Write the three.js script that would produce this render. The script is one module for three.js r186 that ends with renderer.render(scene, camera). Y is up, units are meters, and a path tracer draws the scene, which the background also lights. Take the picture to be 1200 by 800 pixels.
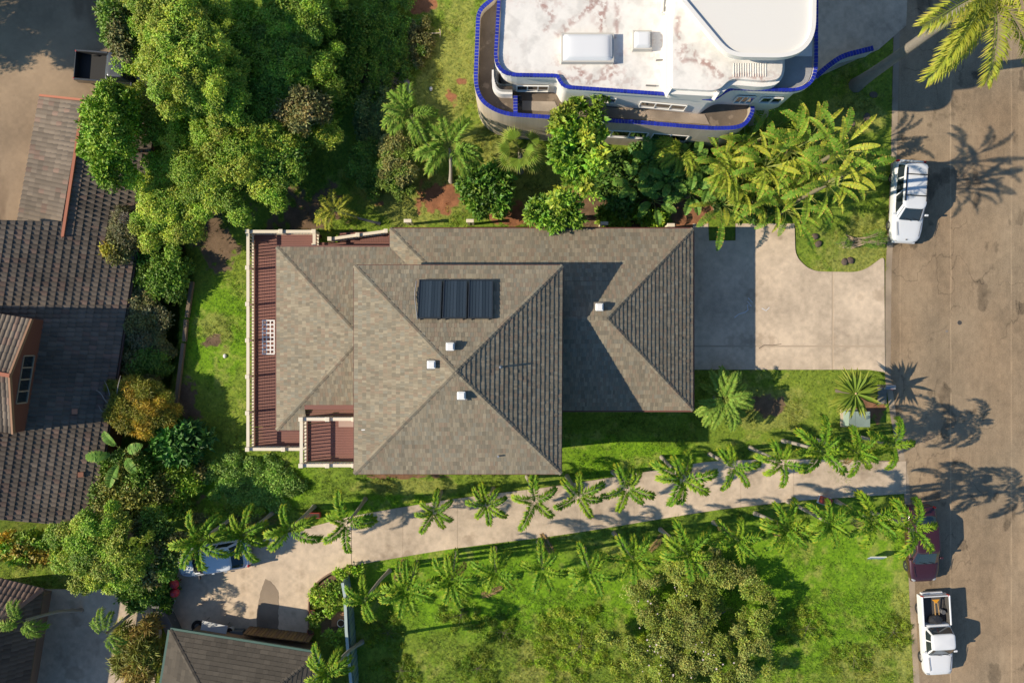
import * as THREE from 'three';
import { Sky } from 'three/addons/objects/Sky.js';
import { mergeGeometries } from 'three/addons/utils/BufferGeometryUtils.js';
import { RoundedBoxGeometry } from 'three/addons/geometries/RoundedBoxGeometry.js';

// ---------------------------------------------------------------- camera, sky, sun, exposure
const H = 46.6, F = 933;                       // camera height in metres, focal length in photo pixels
const scene = new THREE.Scene();
const camera = new THREE.PerspectiveCamera(2 * Math.atan(400 / F) * 180 / Math.PI, 1.5, 0.5, 2000);
camera.position.set(0, H, 0);
camera.up.set(0, 0, -1);
camera.lookAt(0, 0, 0);
const SUN = new THREE.Vector3(-1.5, 1, 0.155).normalize();
const sky = new Sky();
sky.scale.setScalar(1500);
sky.name = 'sky';
sky.userData = { kind: 'structure', label: 'clear blue daytime sky over the houses', category: 'sky' };
sky.material.uniforms.sunPosition.value.copy(SUN);
sky.material.uniforms.turbidity.value = 1.8;
sky.material.uniforms.rayleigh.value = 2.4;
sky.material.uniforms.mieCoefficient.value = 0.004;
scene.add(sky);
scene.environmentIntensity = 0.1;
const sun = new THREE.DirectionalLight(new THREE.Color(1.0, 0.865, 0.67), 5.0);
sun.position.copy(SUN).multiplyScalar(90);
sun.castShadow = true;
sun.shadow.mapSize.set(4096, 4096);
Object.assign(sun.shadow.camera, { left: -48, right: 48, top: 48, bottom: -48, near: 1, far: 220 });
sun.shadow.radius = 1;
scene.add(sun, sun.target);
const renderer = new THREE.WebGLRenderer({ antialias: true });
renderer.setSize(1024, 682);
renderer.shadowMap.enabled = true;
renderer.toneMapping = THREE.LinearToneMapping;
renderer.toneMappingExposure = 1.26;

// ---------------------------------------------------------------- helpers
const V = (x, y, z) => new THREE.Vector3(x, y, z);
const P = (px, py, h = 0) => V((px - 600) * (H - h) / F, h, (py - 400) * (H - h) / F);   // the point that the photo shows at this pixel, h metres up
const MP = (h = 0) => (H - h) / F;             // metres in a pixel at height h
function rng(seed) { let a = seed >>> 0; return () => { a = (a + 0x6D2B79F5) | 0; let t = Math.imul(a ^ (a >>> 15), 1 | a); t = (t + Math.imul(t ^ (t >>> 7), 61 | t)) ^ t; return ((t ^ (t >>> 14)) >>> 0) / 4294967296; }; }
const R = rng(20240);
const rr = (a, b, r = R) => a + (b - a) * r();
const clamp = (x, a = 0, b = 1) => Math.min(b, Math.max(a, x));
const sm = (a, b, x) => { const t = clamp((x - a) / (b - a)); return t * t * (3 - 2 * t); };
const lerp = (a, b, t) => a + (b - a) * t;
const hash = (x, y) => { let h = Math.imul(x, 374761393) + Math.imul(y, 668265263) | 0; h = Math.imul(h ^ (h >>> 13), 1274126177); return ((h ^ (h >>> 16)) >>> 0) / 4294967296; };
function noise(x, y) { const xi = Math.floor(x), yi = Math.floor(y), fx = x - xi, fy = y - yi, u = fx * fx * (3 - 2 * fx), v = fy * fy * (3 - 2 * fy); const a = hash(xi, yi), b = hash(xi + 1, yi), c = hash(xi, yi + 1), d = hash(xi + 1, yi + 1); return a + (b - a) * u + (c - a) * v + (a - b - c + d) * u * v; }
function fbm(x, y, o = 4) { let s = 0, a = 0.5, n = 0; for (let i = 0; i < o; i++) { s += a * noise(x, y); n += a; x = x * 2.03 + 17.1; y = y * 2.03 + 5.3; a *= 0.5; } return s / n; }
const C = (r, g, b) => new THREE.Color().setRGB(r, g, b);
const taken = {};
function numbered(n) { const k = taken[n] = (taken[n] ?? -1) + 1; return k ? `${n}_${String(k).padStart(3, '0')}` : n; }
function tag(o, label, category, group) { o.userData.label = label; o.userData.category = category; if (group) o.userData.group = group; return o; }
function thing(name, label, category, pos, turn = 0, group) {
  const o = new THREE.Group(); o.name = numbered(name); if (pos) o.position.copy(pos); o.rotation.y = turn; scene.add(o);
  return tag(o, label, category, group);
}
function mesh(name, geo, mat, parent, kind) {
  const m = new THREE.Mesh(geo, mat); m.name = parent ? name : numbered(name); m.castShadow = m.receiveShadow = true;
  if (kind) m.userData.kind = kind; (parent || scene).add(m); return m;
}
const struct = (name, geo, mat, parent) => mesh(name, geo, mat, parent, parent ? undefined : 'structure');
function bx(x0, x1, y0, y1, z0, z1) { const g = new THREE.BoxGeometry(x1 - x0, y1 - y0, z1 - z0); g.translate((x0 + x1) / 2, (y0 + y1) / 2, (z0 + z1) / 2); return g; }
function rbx(w, h, d, r, x = 0, y = 0, z = 0) { const g = new RoundedBoxGeometry(w, h, d, 2, r); g.translate(x, y, z); return g; }
function bar(a, b, w, h) {                       // a straight bar of square section from a to b
  const d = b.clone().sub(a), L = d.length(), g = new THREE.BoxGeometry(w, h ?? w, L);
  g.applyMatrix4(new THREE.Matrix4().lookAt(V(0, 0, 0), d, Math.abs(d.y) > 0.98 * L ? V(1, 0, 0) : V(0, 1, 0)));
  g.translate((a.x + b.x) / 2, (a.y + b.y) / 2, (a.z + b.z) / 2); return g;
}
function tube(pts, r0, r1 = r0, seg = 8, rad = 7) { // tapered tube through points
  const c = new THREE.CatmullRomCurve3(pts), fr = c.computeFrenetFrames(seg, false), pos = [], idx = [], uv = [];
  const L = c.getLength();
  for (let i = 0; i <= seg; i++) { const t = i / seg, p = c.getPointAt(t), r = typeof r0 === 'function' ? r0(t) : lerp(r0, r1, t);
    for (let j = 0; j <= rad; j++) { const a = j / rad * Math.PI * 2, n = fr.normals[i].clone().multiplyScalar(Math.cos(a) * r).addScaledVector(fr.binormals[i], Math.sin(a) * r); pos.push(p.x + n.x, p.y + n.y, p.z + n.z); uv.push(j / rad, t * L); } }
  for (let i = 0; i < seg; i++) for (let j = 0; j < rad; j++) { const a = i * (rad + 1) + j, b = a + rad + 1; idx.push(a, b, a + 1, b, b + 1, a + 1); }
  const g = new THREE.BufferGeometry(); g.setAttribute('position', new THREE.Float32BufferAttribute(pos, 3)); g.setAttribute('uv', new THREE.Float32BufferAttribute(uv, 2)); g.setIndex(idx); g.computeVertexNormals(); return g;
}
const merge = gs => mergeGeometries(gs.map(g => { const k = g.index ? g.toNonIndexed() : g; for (const n of Object.keys(k.attributes)) if (!['position', 'normal', 'uv', 'color'].includes(n)) k.deleteAttribute(n); return k; }));
function shapeOf(pts) { return new THREE.Shape(pts.map(p => new THREE.Vector2(p.x, -p.z))); }
function prism(pts, y0, y1, bevel = 0) {         // a level polygon (world x, z) drawn out from y0 up to y1
  const g = new THREE.ExtrudeGeometry(shapeOf(pts), { depth: y1 - y0 - bevel, bevelEnabled: bevel > 0, bevelThickness: bevel, bevelSize: bevel, bevelOffset: -bevel, bevelSegments: 2 });
  g.rotateX(-Math.PI / 2); g.translate(0, y0, 0); return g;
}
function round(pts, r = 12, n = 5) {             // round the corners of a pixel polygon; a third entry gives a corner's own radius
  const out = [];
  pts.forEach((p, i) => { const a = pts[(i + pts.length - 1) % pts.length], b = pts[(i + 1) % pts.length], k = p[2] ?? r;
    if (!k) { out.push([p[0], p[1]]); return; }
    const da = Math.hypot(a[0] - p[0], a[1] - p[1]), db = Math.hypot(b[0] - p[0], b[1] - p[1]), k1 = Math.min(k, da * 0.49), k2 = Math.min(k, db * 0.49);
    const A = [p[0] + (a[0] - p[0]) * k1 / da, p[1] + (a[1] - p[1]) * k1 / da], B = [p[0] + (b[0] - p[0]) * k2 / db, p[1] + (b[1] - p[1]) * k2 / db];
    for (let j = 0; j <= n; j++) { const t = j / n, s = 1 - t; out.push([s * s * A[0] + 2 * s * t * p[0] + t * t * B[0], s * s * A[1] + 2 * s * t * p[1] + t * t * B[1]]); } });
  return out;
}
const ragged = pts => pts.flatMap((p, i) => { const q = pts[(i + 1) % pts.length], n = Math.max(2, Math.round(Math.hypot(q[0] - p[0], q[1] - p[1]) / 2)); return Array.from({ length: n }, (_, k) => [lerp(p[0], q[0], k / n) + 2.6 * (fbm(k * 0.6 + i * 9, 3, 3) - 0.5), lerp(p[1], q[1], k / n) + 2.6 * (fbm(k * 0.6 + i * 9, 40, 3) - 0.5)]); });
const PX = (pts, h = 0) => pts.map(p => P(p[0], p[1], h));
function inside(pts, x, y) { let c = false; for (let i = 0, j = pts.length - 1; i < pts.length; j = i++) { const [xi, yi] = pts[i], [xj, yj] = pts[j]; if ((yi > y) !== (yj > y) && x < (xj - xi) * (y - yi) / (yj - yi) + xi) c = !c; } return c; }
class Soup {                                     // triangles with colours, no index
  constructor() { this.p = []; this.c = []; this.u = []; }
  tri(a, b, c, k, ku, kv) { this.p.push(a.x, a.y, a.z, b.x, b.y, b.z, c.x, c.y, c.z); for (const q of [k, ku || k, kv || k]) this.c.push(q.r, q.g, q.b); this.u.push(a.x, a.z, b.x, b.z, c.x, c.z); }
  quad(a, b, c, d, k) { this.tri(a, b, c, k); this.tri(a, c, d, k); }
  geo() { const g = new THREE.BufferGeometry(); g.setAttribute('position', new THREE.Float32BufferAttribute(this.p, 3)); g.setAttribute('color', new THREE.Float32BufferAttribute(this.c, 3)); g.setAttribute('uv', new THREE.Float32BufferAttribute(this.u, 2)); g.computeVertexNormals(); return g; }
}
function ribbon(path, y0, y1, t) {               // a wall of thickness t that follows a path
  const n = path.length, s = new Soup(), k = C(1, 1, 1), sd = path.map((p, i) => { const a = path[Math.max(0, i - 1)], b = path[Math.min(n - 1, i + 1)]; return V(-(b.z - a.z), 0, b.x - a.x).normalize().multiplyScalar(t / 2); });
  const at = (i, f, y) => path[i].clone().addScaledVector(sd[i], f).setY(y);
  for (let i = 0; i < n - 1; i++) { for (const f of [-1, 1]) s.quad(at(i, f, y0), at(i + 1, f, y0), at(i + 1, f, y1), at(i, f, y1), k); s.quad(at(i, -1, y1), at(i + 1, -1, y1), at(i + 1, 1, y1), at(i, 1, y1), k); }
  for (const i of [0, n - 1]) s.quad(at(i, -1, y0), at(i, 1, y0), at(i, 1, y1), at(i, -1, y1), k);
  return s.geo();
}
// ---------------------------------------------------------------- textures and materials
function dtex(w, h, f, srgb = true, repeat) {
  const d = new Uint8Array(w * h * 4);
  for (let y = 0; y < h; y++) for (let x = 0; x < w; x++) { const c = f(x, y), k = (y * w + x) * 4; d[k] = clamp(c[0]) * 255; d[k + 1] = clamp(c[1]) * 255; d[k + 2] = clamp(c[2]) * 255; d[k + 3] = 255; }
  const t = new THREE.DataTexture(d, w, h); t.magFilter = THREE.LinearFilter; t.minFilter = THREE.LinearMipmapLinearFilter; t.generateMipmaps = true; t.wrapS = t.wrapT = THREE.MirroredRepeatWrapping;
  if (srgb) t.colorSpace = THREE.SRGBColorSpace; if (repeat) t.repeat.set(repeat, repeat); t.needsUpdate = true; return t;
}
const s8 = v => v <= 0.0031308 ? v * 12.92 : 1.055 * Math.pow(v, 1 / 2.4) - 0.055;   // linear to sRGB
const grain = dtex(512, 512, (x, y) => { const v = 0.5 * hash(x, y) + 0.5 * fbm(x / 6, y / 6, 3); return [v, v, v]; }, false, 0.5);
const cloudy = dtex(512, 512, (x, y) => { const v = 0.8 + 0.7 * (fbm(x / 70, y / 70, 5) - 0.5) + 0.12 * (hash(x, y) - 0.5); return [v, v, v]; }, false, 0.12);
function tinted(base, size, fn, n = 1024) { const t = dtex(n, n, (x, y) => { const k = fn(x / n * size, y / n * size); return [s8(base[0] * k[0]), s8(base[1] * k[1]), s8(base[2] * k[2])]; }); t.repeat.set(1 / size, 1 / size); return t; }
const std = (r, g, b, rough = 0.8, o = {}) => new THREE.MeshStandardMaterial({ color: C(r, g, b), roughness: rough, side: THREE.DoubleSide, ...o });
const vcol = (rough = 0.85, o = {}) => new THREE.MeshStandardMaterial({ vertexColors: true, roughness: rough, side: THREE.DoubleSide, ...o });
const leafMat = (t = 0.3, rough = 0.6) => new THREE.MeshPhysicalMaterial({ vertexColors: true, roughness: rough, side: THREE.DoubleSide, transmission: t, thickness: 0, specularIntensity: 0.7 });
const LEAF = leafMat(0.26, 0.52), FROND = leafMat(0.22, 0.62); FROND.specularIntensity = 0.35;
const BARK = std(0.16, 0.13, 0.1, 0.95, { bumpMap: grain, bumpScale: 0.02 });
const PALMBARK = std(0.36, 0.32, 0.27, 0.9, { bumpMap: grain, bumpScale: 0.01 });
const WHITE = std(0.74, 0.72, 0.68, 0.6), CREAM = std(0.72, 0.64, 0.5, 0.55), BROWNPAINT = std(0.12, 0.045, 0.035, 0.6);
const GLASS = new THREE.MeshPhysicalMaterial({ color: C(0.02, 0.028, 0.035), roughness: 0.06, metalness: 0, clearcoat: 1, clearcoatRoughness: 0.03 });
const BLACK = std(0.02, 0.02, 0.022, 0.55), RUBBER = std(0.018, 0.018, 0.018, 0.9), CHROME = std(0.55, 0.56, 0.58, 0.25, { metalness: 0.9 });
const concreteTex = tinted([0.59, 0.475, 0.35], 14, (x, y) => { const s = 0.64 + 0.6 * fbm(x * 0.5, y * 0.5, 6) + 0.42 * (fbm(x * 4, y * 4, 5) - 0.5) + 0.16 * (hash(x * 73 | 0, y * 73 | 0) - 0.5); const d = sm(0.62, 0.75, fbm(x * 0.8 + 40, y * 0.8, 5)); return [s * (1 - 0.22 * d), s * (1 - 0.24 * d), s * (1 - 0.26 * d)]; });
const CONCRETE = std(1, 1, 1, 0.9, { map: concreteTex, bumpMap: grain, bumpScale: 0.006 });
const STUCCO = std(0.62, 0.58, 0.5, 0.9, { bumpMap: grain, bumpScale: 0.004 });

// ---------------------------------------------------------------- the ground
// level, but the garden strip beside the tiled house lies two metres lower, behind the timber edging
const groundY = (x, z) => { const px = 600 + x / MP(0), py = 400 + z / MP(0); return -2 * sm(216, 200, px + (py - 330) * 0.12) * sm(262, 318, py) * sm(640, 590, py); };
function PG(px, py) { let h = 0, p; for (let i = 0; i < 6; i++) { p = P(px, py, h); h = groundY(p.x, p.z); } p.y = h; return p; }   // the ground that the photo shows at this pixel
const ellipse = (px, py, x, y, rx, ry) => 1 - Math.hypot((px - x) / rx, (py - y) / ry);
const SOIL = [[452, 78, 26, 44], [492, 4, 34, 18], [452, 135, 16, 34], [432, 84, 26, 18], [478, 35, 26, 12], [520, 232, 40, 20], [700, 252, 150, 24], [800, 246, 40, 26], [590, 150, 34, 16], [385, 690, 24, 44], [392, 730, 26, 20], [220, 470, 20, 40], [225, 560, 26, 50], [245, 400, 18, 10], [350, 250, 80, 34], [250, 280, 50, 50], [470, 558, 60, 4], [905, 474, 22, 12], [1016, 478, 22, 22], [240, 740, 60, 20], [530, 112, 14, 14], [540, 95, 16, 8]];
const DRY = [[530, 80, 60, 110], [490, 230, 90, 40], [1000, 140, 50, 30], [560, 170, 60, 40], [640, 780, 60, 40], [1060, 740, 22, 100], [1010, 780, 50, 30], [640, 230, 50, 40], [900, 480, 60, 30], [470, 570, 80, 12], [1010, 290, 60, 50], [250, 380, 30, 30]];
const LUSH = [[740, 540, 110, 34], [560, 690, 180, 70], [700, 700, 120, 40], [900, 700, 190, 110], [1000, 640, 80, 60], [470, 600, 120, 26], [300, 570, 90, 40], [255, 390, 60, 70], [430, 60, 36, 70]];
function groundAt(px, py) {                     // what covers the ground: colour (linear) and share of bare soil
  const n1 = fbm(px / 26, py / 26, 4), n2 = fbm(px / 7 + 90, py / 7, 3), n3 = fbm(px / 120 + 9, py / 120 + 3, 3);
  let lush = 0, dry = 0, soil = -1;
  for (const e of LUSH) lush = Math.max(lush, ellipse(px, py, ...e));
  for (const e of DRY) dry = Math.max(dry, ellipse(px, py, ...e));
  for (const e of SOIL) soil = Math.max(soil, ellipse(px, py, ...e));
  lush = sm(-0.1, 0.4, lush + (n1 - 0.5) * 0.7); dry = sm(0, 0.45, dry + (n1 - 0.5) * 1.1 + (n2 - 0.5) * 0.8);
  soil = sm(0.15, 0.4, soil + (n1 - 0.5) * 1.7 + (n2 - 0.5) * 0.9 - 0.06);
  let r = lerp(0.175, 0.15, n3), g = lerp(0.255, 0.215, n1), b = 0.022;
  r = lerp(r, 0.15, lush); g = lerp(g, 0.29, lush); b = lerp(b, 0.006, lush);
  r = lerp(r, 0.28, dry * 0.65); g = lerp(g, 0.28, dry * 0.65); b = lerp(b, 0.07, dry * 0.65);
  const n4 = noise(px / 1.7 + 11, py / 1.7) + 0.6 * noise(px / 0.8, py / 0.8 + 5) - 0.8, k = (0.8 + 0.4 * n2) * (1 + 0.45 * n4); r *= k * (1 + 0.15 * n4); g *= k; b *= k;
  const red = sm(0.3, 0.7, n3 + (px > 430 && py < 540 ? 0.12 : -0.25));
  const sr = lerp(0.15, 0.27, red) * (0.6 + 0.8 * n2), sg = lerp(0.1, 0.115, red) * (0.6 + 0.8 * n2), sb = lerp(0.06, 0.055, red) * (0.6 + 0.8 * n2);
  return [lerp(r, sr, soil), lerp(g, sg, soil), lerp(b, sb, soil), soil, dry, lush];
}
{
  const W = 1400, Hh = 960, w = 2048, h = 1404;
  const t = dtex(w, h, (x, y) => { const px = -100 + (x + 0.5) / w * W, py = -80 + (1 - (y + 0.5) / h) * Hh, c = groundAt(px, py), s = 0.82 + 0.36 * hash(x, y); return [s8(c[0] * s), s8(c[1] * s), s8(c[2] * s)]; });
  const line = (a, b) => [-800, -200, -80, ...Array.from({ length: Math.round((b - a) / 0.5) + 1 }, (_, i) => a + i * 0.5), 80, 200, 800], gx = line(-40, 40), gz = line(-30, 30);
  const g = new THREE.PlaneGeometry(1, 1, gx.length - 1, gz.length - 1), p = g.attributes.position, uv = g.attributes.uv, m = MP(0);
  for (let j = 0; j < gz.length; j++) for (let i = 0; i < gx.length; i++) p.setXYZ(j * gx.length + i, gx[i], groundY(gx[i], gz[j]), gz[j]);
  g.computeVertexNormals();
  for (let i = 0; i < p.count; i++) uv.setXY(i, (p.getX(i) / m + 600 + 100) / W, 1 - (p.getZ(i) / m + 400 + 80) / Hh);
  struct('ground', g, std(1, 1, 1, 1, { map: t, bumpMap: null }));
}
const AREAS = [];                                // pixel polygons on the ground where no grass grows
function paving(name, px, top, mat, r = 0) { const q = round(px, r); AREAS.push(q); return struct(name, prism(PX(q), -0.2, top, 0), mat); }
// road: brown worn asphalt with a concrete gutter strip along its edge
const roadEdge = [[1052, -120], [1047, 60], [1044, 200], [1038, 318], [1037, 440], [1044, 490], [1058, 560], [1063, 620], [1066, 700], [1071, 800], [1078, 920]];
{
  const w = 1024, h = 2048, S = [22, 56];
  const t = dtex(w, h, (x, y) => {
    const mx = x / w * S[0], my = y / h * S[1];
    let s = 0.62 + 0.5 * fbm(mx * 0.55, my * 0.35, 5) + 0.3 * (fbm(mx * 4, my * 3, 4) - 0.5) + 0.3 * (hash(x, y) - 0.5) + 0.1 * (fbm(mx * 12, my * 0.9, 2) - 0.5) - 0.34 * sm(0.66, 0.76, fbm(mx * 1.1 + 30, my * 0.8, 4)) - 0.3 * sm(0.012, 0, Math.abs(fbm(mx * 0.5 + 9, my * 0.33 + 4, 5) - 0.5)) * sm(0.45, 0.6, noise(mx * 0.4, my * 0.3 + 9)) + (mx < 4.05 ? -0.06 : 0) + 0.1 * (hash(Math.floor(my / 7.3), mx < 4.05 ? 1 : mx < 7.9 ? 2 : 3) - 0.5);
    const warm = fbm(mx * 0.3 + 5, my * 0.2, 3);
    const seam = (c, wd) => Math.exp(-Math.pow((mx - c - 0.06 * (fbm(my * 0.6, c, 3) - 0.5)) / wd, 2));
    const light = (seam(3.95, 0.035) * 0.4 + seam(7.5, 0.04) * 0.3 + seam(1.0, 0.03) * 0.2) * (0.3 + 0.9 * noise(my * 1.7, 3)), dark = seam(0.65, 0.35) * 0.22 + seam(3.2, 0.5) * 0.08 + seam(6.0, 0.5) * 0.06;
    const cross = (Math.exp(-Math.pow((my - 20.2 + mx * 0.05) / 0.05, 2)) + Math.exp(-Math.pow((my - 40.1) / 0.04, 2))) * 0.14 * noise(mx * 3, my);
    s *= 1 - dark; s += light + cross;
    return [s8(0.345 * s * (0.95 + 0.12 * warm)), s8(0.258 * s), s8(0.165 * s * (1.04 - 0.1 * warm))];
  });
  t.repeat.set(1 / S[0], 1 / S[1]); t.offset.set(-P(1035, 0).x / S[0], 28 / S[1]);
  const pts = [...PX(roadEdge), V(P(1500, 0).x, 0, 100), V(P(1500, 0).x, 0, -100)];
  pts[0] = V(pts[1].x + 0.6, 0, -100); pts[roadEdge.length - 1] = V(pts[roadEdge.length - 2].x + 0.6, 0, 100);
  AREAS.push([...roadEdge, [1500, 920], [1500, -120]]);
  struct('road', prism(pts, -0.2, 0.03), std(1, 1, 1, 0.92, { map: t, bumpMap: grain, bumpScale: 0.008 }));
  const e = PX(roadEdge, 0), strip = e.concat(e.map(p => V(p.x + 0.34, 0, p.z)).reverse());
  struct('gutter_strip', prism(strip, 0.0, 0.034), std(0.4, 0.315, 0.225, 0.9, { bumpMap: grain, bumpScale: 0.008, map: cloudy }));
  const man = thing('manhole_cover', 'small dark round iron cover set in the road', 'manhole', P(1125, 378, 0.034));
  mesh('rim', new THREE.TorusGeometry(0.12, 0.015, 6, 24).rotateX(Math.PI / 2), std(0.12, 0.11, 0.1), man);
  mesh('lid', new THREE.CylinderGeometry(0.115, 0.115, 0.02, 24), std(0.06, 0.055, 0.05, 0.7), man);
  const man2 = thing('manhole_cover', 'pale worn round iron cover in the road opposite the small driveway lawn', 'manhole', P(1110, 388, 0.034));
  mesh('rim', new THREE.TorusGeometry(0.07, 0.01, 6, 20).rotateX(Math.PI / 2), std(0.2, 0.18, 0.16), man2);
  mesh('lid', new THREE.CylinderGeometry(0.068, 0.068, 0.016, 20), std(0.22, 0.19, 0.16, 0.7), man2);
}
// front driveway between garage and road, poured in slabs
{
  const root = thing('driveway', 'broad pale concrete driveway from the garage to the road', 'driveway'); root.userData.kind = 'structure';
  const out = round([[770, 282], [862, 282, 0], [862, 262, 0], [931, 262, 0], [932, 300, 10], [950, 318, 14], [1010, 319, 14], [1036, 300, 6], [1037, 436, 0], [1018, 433, 4], [818, 433, 0], [770, 433]], 0, 6);
  AREAS.push(out);
  const cuts = [[[760, 250], [975, 250], [975, 405], [760, 405]], [[976, 250], [1045, 250], [1045, 405], [976, 405]], [[760, 406], [975, 406], [975, 440], [760, 440]], [[976, 406], [1045, 406], [1045, 440], [976, 440]]];
  const clipTo = (poly, box) => { let q = poly; const [[x0, y0], , [x1, y1]] = box; for (const [ax, s, lim] of [[0, 1, x0], [0, -1, x1], [1, 1, y0], [1, -1, y1]]) { const n = []; q.forEach((p, i) => { const b = q[(i + 1) % q.length], da = s * (p[ax] - lim), db = s * (b[ax] - lim); if (da >= 0) n.push(p); if (da * db < 0) { const t = da / (da - db); n.push([p[0] + (b[0] - p[0]) * t, p[1] + (b[1] - p[1]) * t]); } }); q = n; } return q; };
  cuts.forEach((b, i) => { const q = clipTo(out, [[b[0][0] + 0.44, b[0][1] + 0.44], 0, [b[2][0] - 0.44, b[2][1] - 0.44]]); if (q.length > 2) mesh('concrete_slab', prism(PX(q), -0.15, 0.06 + 0.004 * (i % 2)), CONCRETE, root); });
  mesh('joint_bed', prism(PX(out), -0.15, 0.052), std(0.44, 0.35, 0.255, 0.95), root);
  const chalk = std(0.6, 0.6, 0.62, 0.95); for (const l of [[[861, 372], [866, 368], [873, 366], [877, 363], [876, 357], [881, 359], [876, 353], [882, 354], [877, 349]], [[893, 361], [898, 364], [902, 360]]]) mesh('chalk_mark', ribbon(PX(l, 0.07), 0.06, 0.068, 0.05), chalk, root);
  mesh('crack', ribbon(PX([[890, 408], [896, 404], [905, 404.6], [916, 403]], 0.07), 0.06, 0.0682, 0.03), std(0.08, 0.065, 0.05, 0.95), root);
}
// long driveway: from the road in a gentle curve to the court by the lower house
const longLow = [[1062, 578], [1000, 582], [940, 586], [880, 592], [820, 600], [760, 610], [700, 620], [640, 629], [580, 636], [520, 644], [460, 654], [410, 663], [385, 672], [369, 686], [362, 700], [362, 745]];
{
  const root = thing('long_driveway', 'long narrow curving concrete driveway lined by two rows of palms', 'driveway'); root.userData.kind = 'structure';
  const yLow = x => { for (let i = 0; i < longLow.length - 1; i++) { const [a, b] = [longLow[i], longLow[i + 1]]; if (x <= a[0] && x >= b[0]) return lerp(a[1], b[1], (a[0] - x) / (a[0] - b[0] || 1)); } return 700; };
  // smooth straight upper edge: hidden by palms, take the band a constant width above the lower edge
  const up = x => yLow(x) - lerp(58, 38, clamp((x - 830) / 220));
  const xs = [1062, 990, 930, 868, 806, 743, 680, 617, 536, 472, 412];
  const band = (a, b) => { const t = [], l = []; for (let k = 0; k <= 6; k++) { const x = lerp(a, b, k / 6); t.push([x, up(x)]); l.push([x, yLow(x)]); } return t.concat(l.reverse()); };
  for (let i = 0; i < xs.length - 1; i++) mesh('concrete_slab', prism(PX(band(xs[i] - 0.12, xs[i + 1] + 0.12)), -0.15, 0.05 + 0.004 * ((i * 7) % 3)), CONCRETE, root);
  const court = round([[411.6, up(411.6), 0], [411.6, 662.5, 0], [385, 672, 8], [366, 690, 10], [362, 712, 4], [361, 760, 0], [196, 760, 0], [206, 680, 10], [214, 652, 10], [300, 634, 10], [345, 622, 8]], 0, 5);
  mesh('concrete_court', prism(PX(court), -0.15, 0.062), CONCRETE, root);
  mesh('cement_patch', prism(PX(ragged([[311, 678], [318, 680], [327, 694], [326, 742], [300, 742], [302, 712], [306, 690]])), 0, 0.067), std(0.34, 0.27, 0.2, 0.95, { bumpMap: grain, bumpScale: 0.02, map: cloudy }), root);
  mesh('joint_bed', prism(PX(band(1062, 411)), -0.15, 0.03), std(0.2, 0.155, 0.11, 0.95), root);
  AREAS.push(band(1064, 411), court);
}
struct('lawn_kerb', tube(PX([[411, 663.5], [386, 672.5], [367, 688], [362.5, 702], [361.8, 735]], 0.1), 0.07, 0.07, 24, 6), std(0.2, 0.13, 0.09, 0.9)).userData.kind = 'structure';
paving('yard_paving', [[-140, -120], [150, -120], [150, 75], [135, 110], [110, 300], [-140, 300]], 0.05, std(1, 1, 1, 0.9, { map: tinted([0.34, 0.245, 0.155], 16, (x, y) => { const s = 0.62 + 0.62 * fbm(x * 0.4, y * 0.4, 5) + 0.2 * (fbm(x * 5, y * 5, 3) - 0.5); const d = sm(0.55, 0.72, fbm(x * 0.6 + 7, y * 0.25, 4)); return [s * (1 - 0.35 * d), s * (1 - 0.38 * d), s * (1 - 0.4 * d)]; }), bumpMap: grain, bumpScale: 0.01 }));
paving('side_drive', [[36, 690], [140, 690], [132, 860], [20, 860]], 0.05, CONCRETE);
paving('side_path', [[136, 702], [175, 690], [190, 740], [172, 860], [128, 860]], 0.06, CONCRETE);
paving('upper_drive', [[940, -120], [1068, -120], [1062, 30], [1030, 58], [955, 92]], 0.05, CONCRETE);
paving('entry_slab', [[812, 262], [830, 262], [831, 284], [812, 284]], 0.04, CONCRETE);
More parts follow.
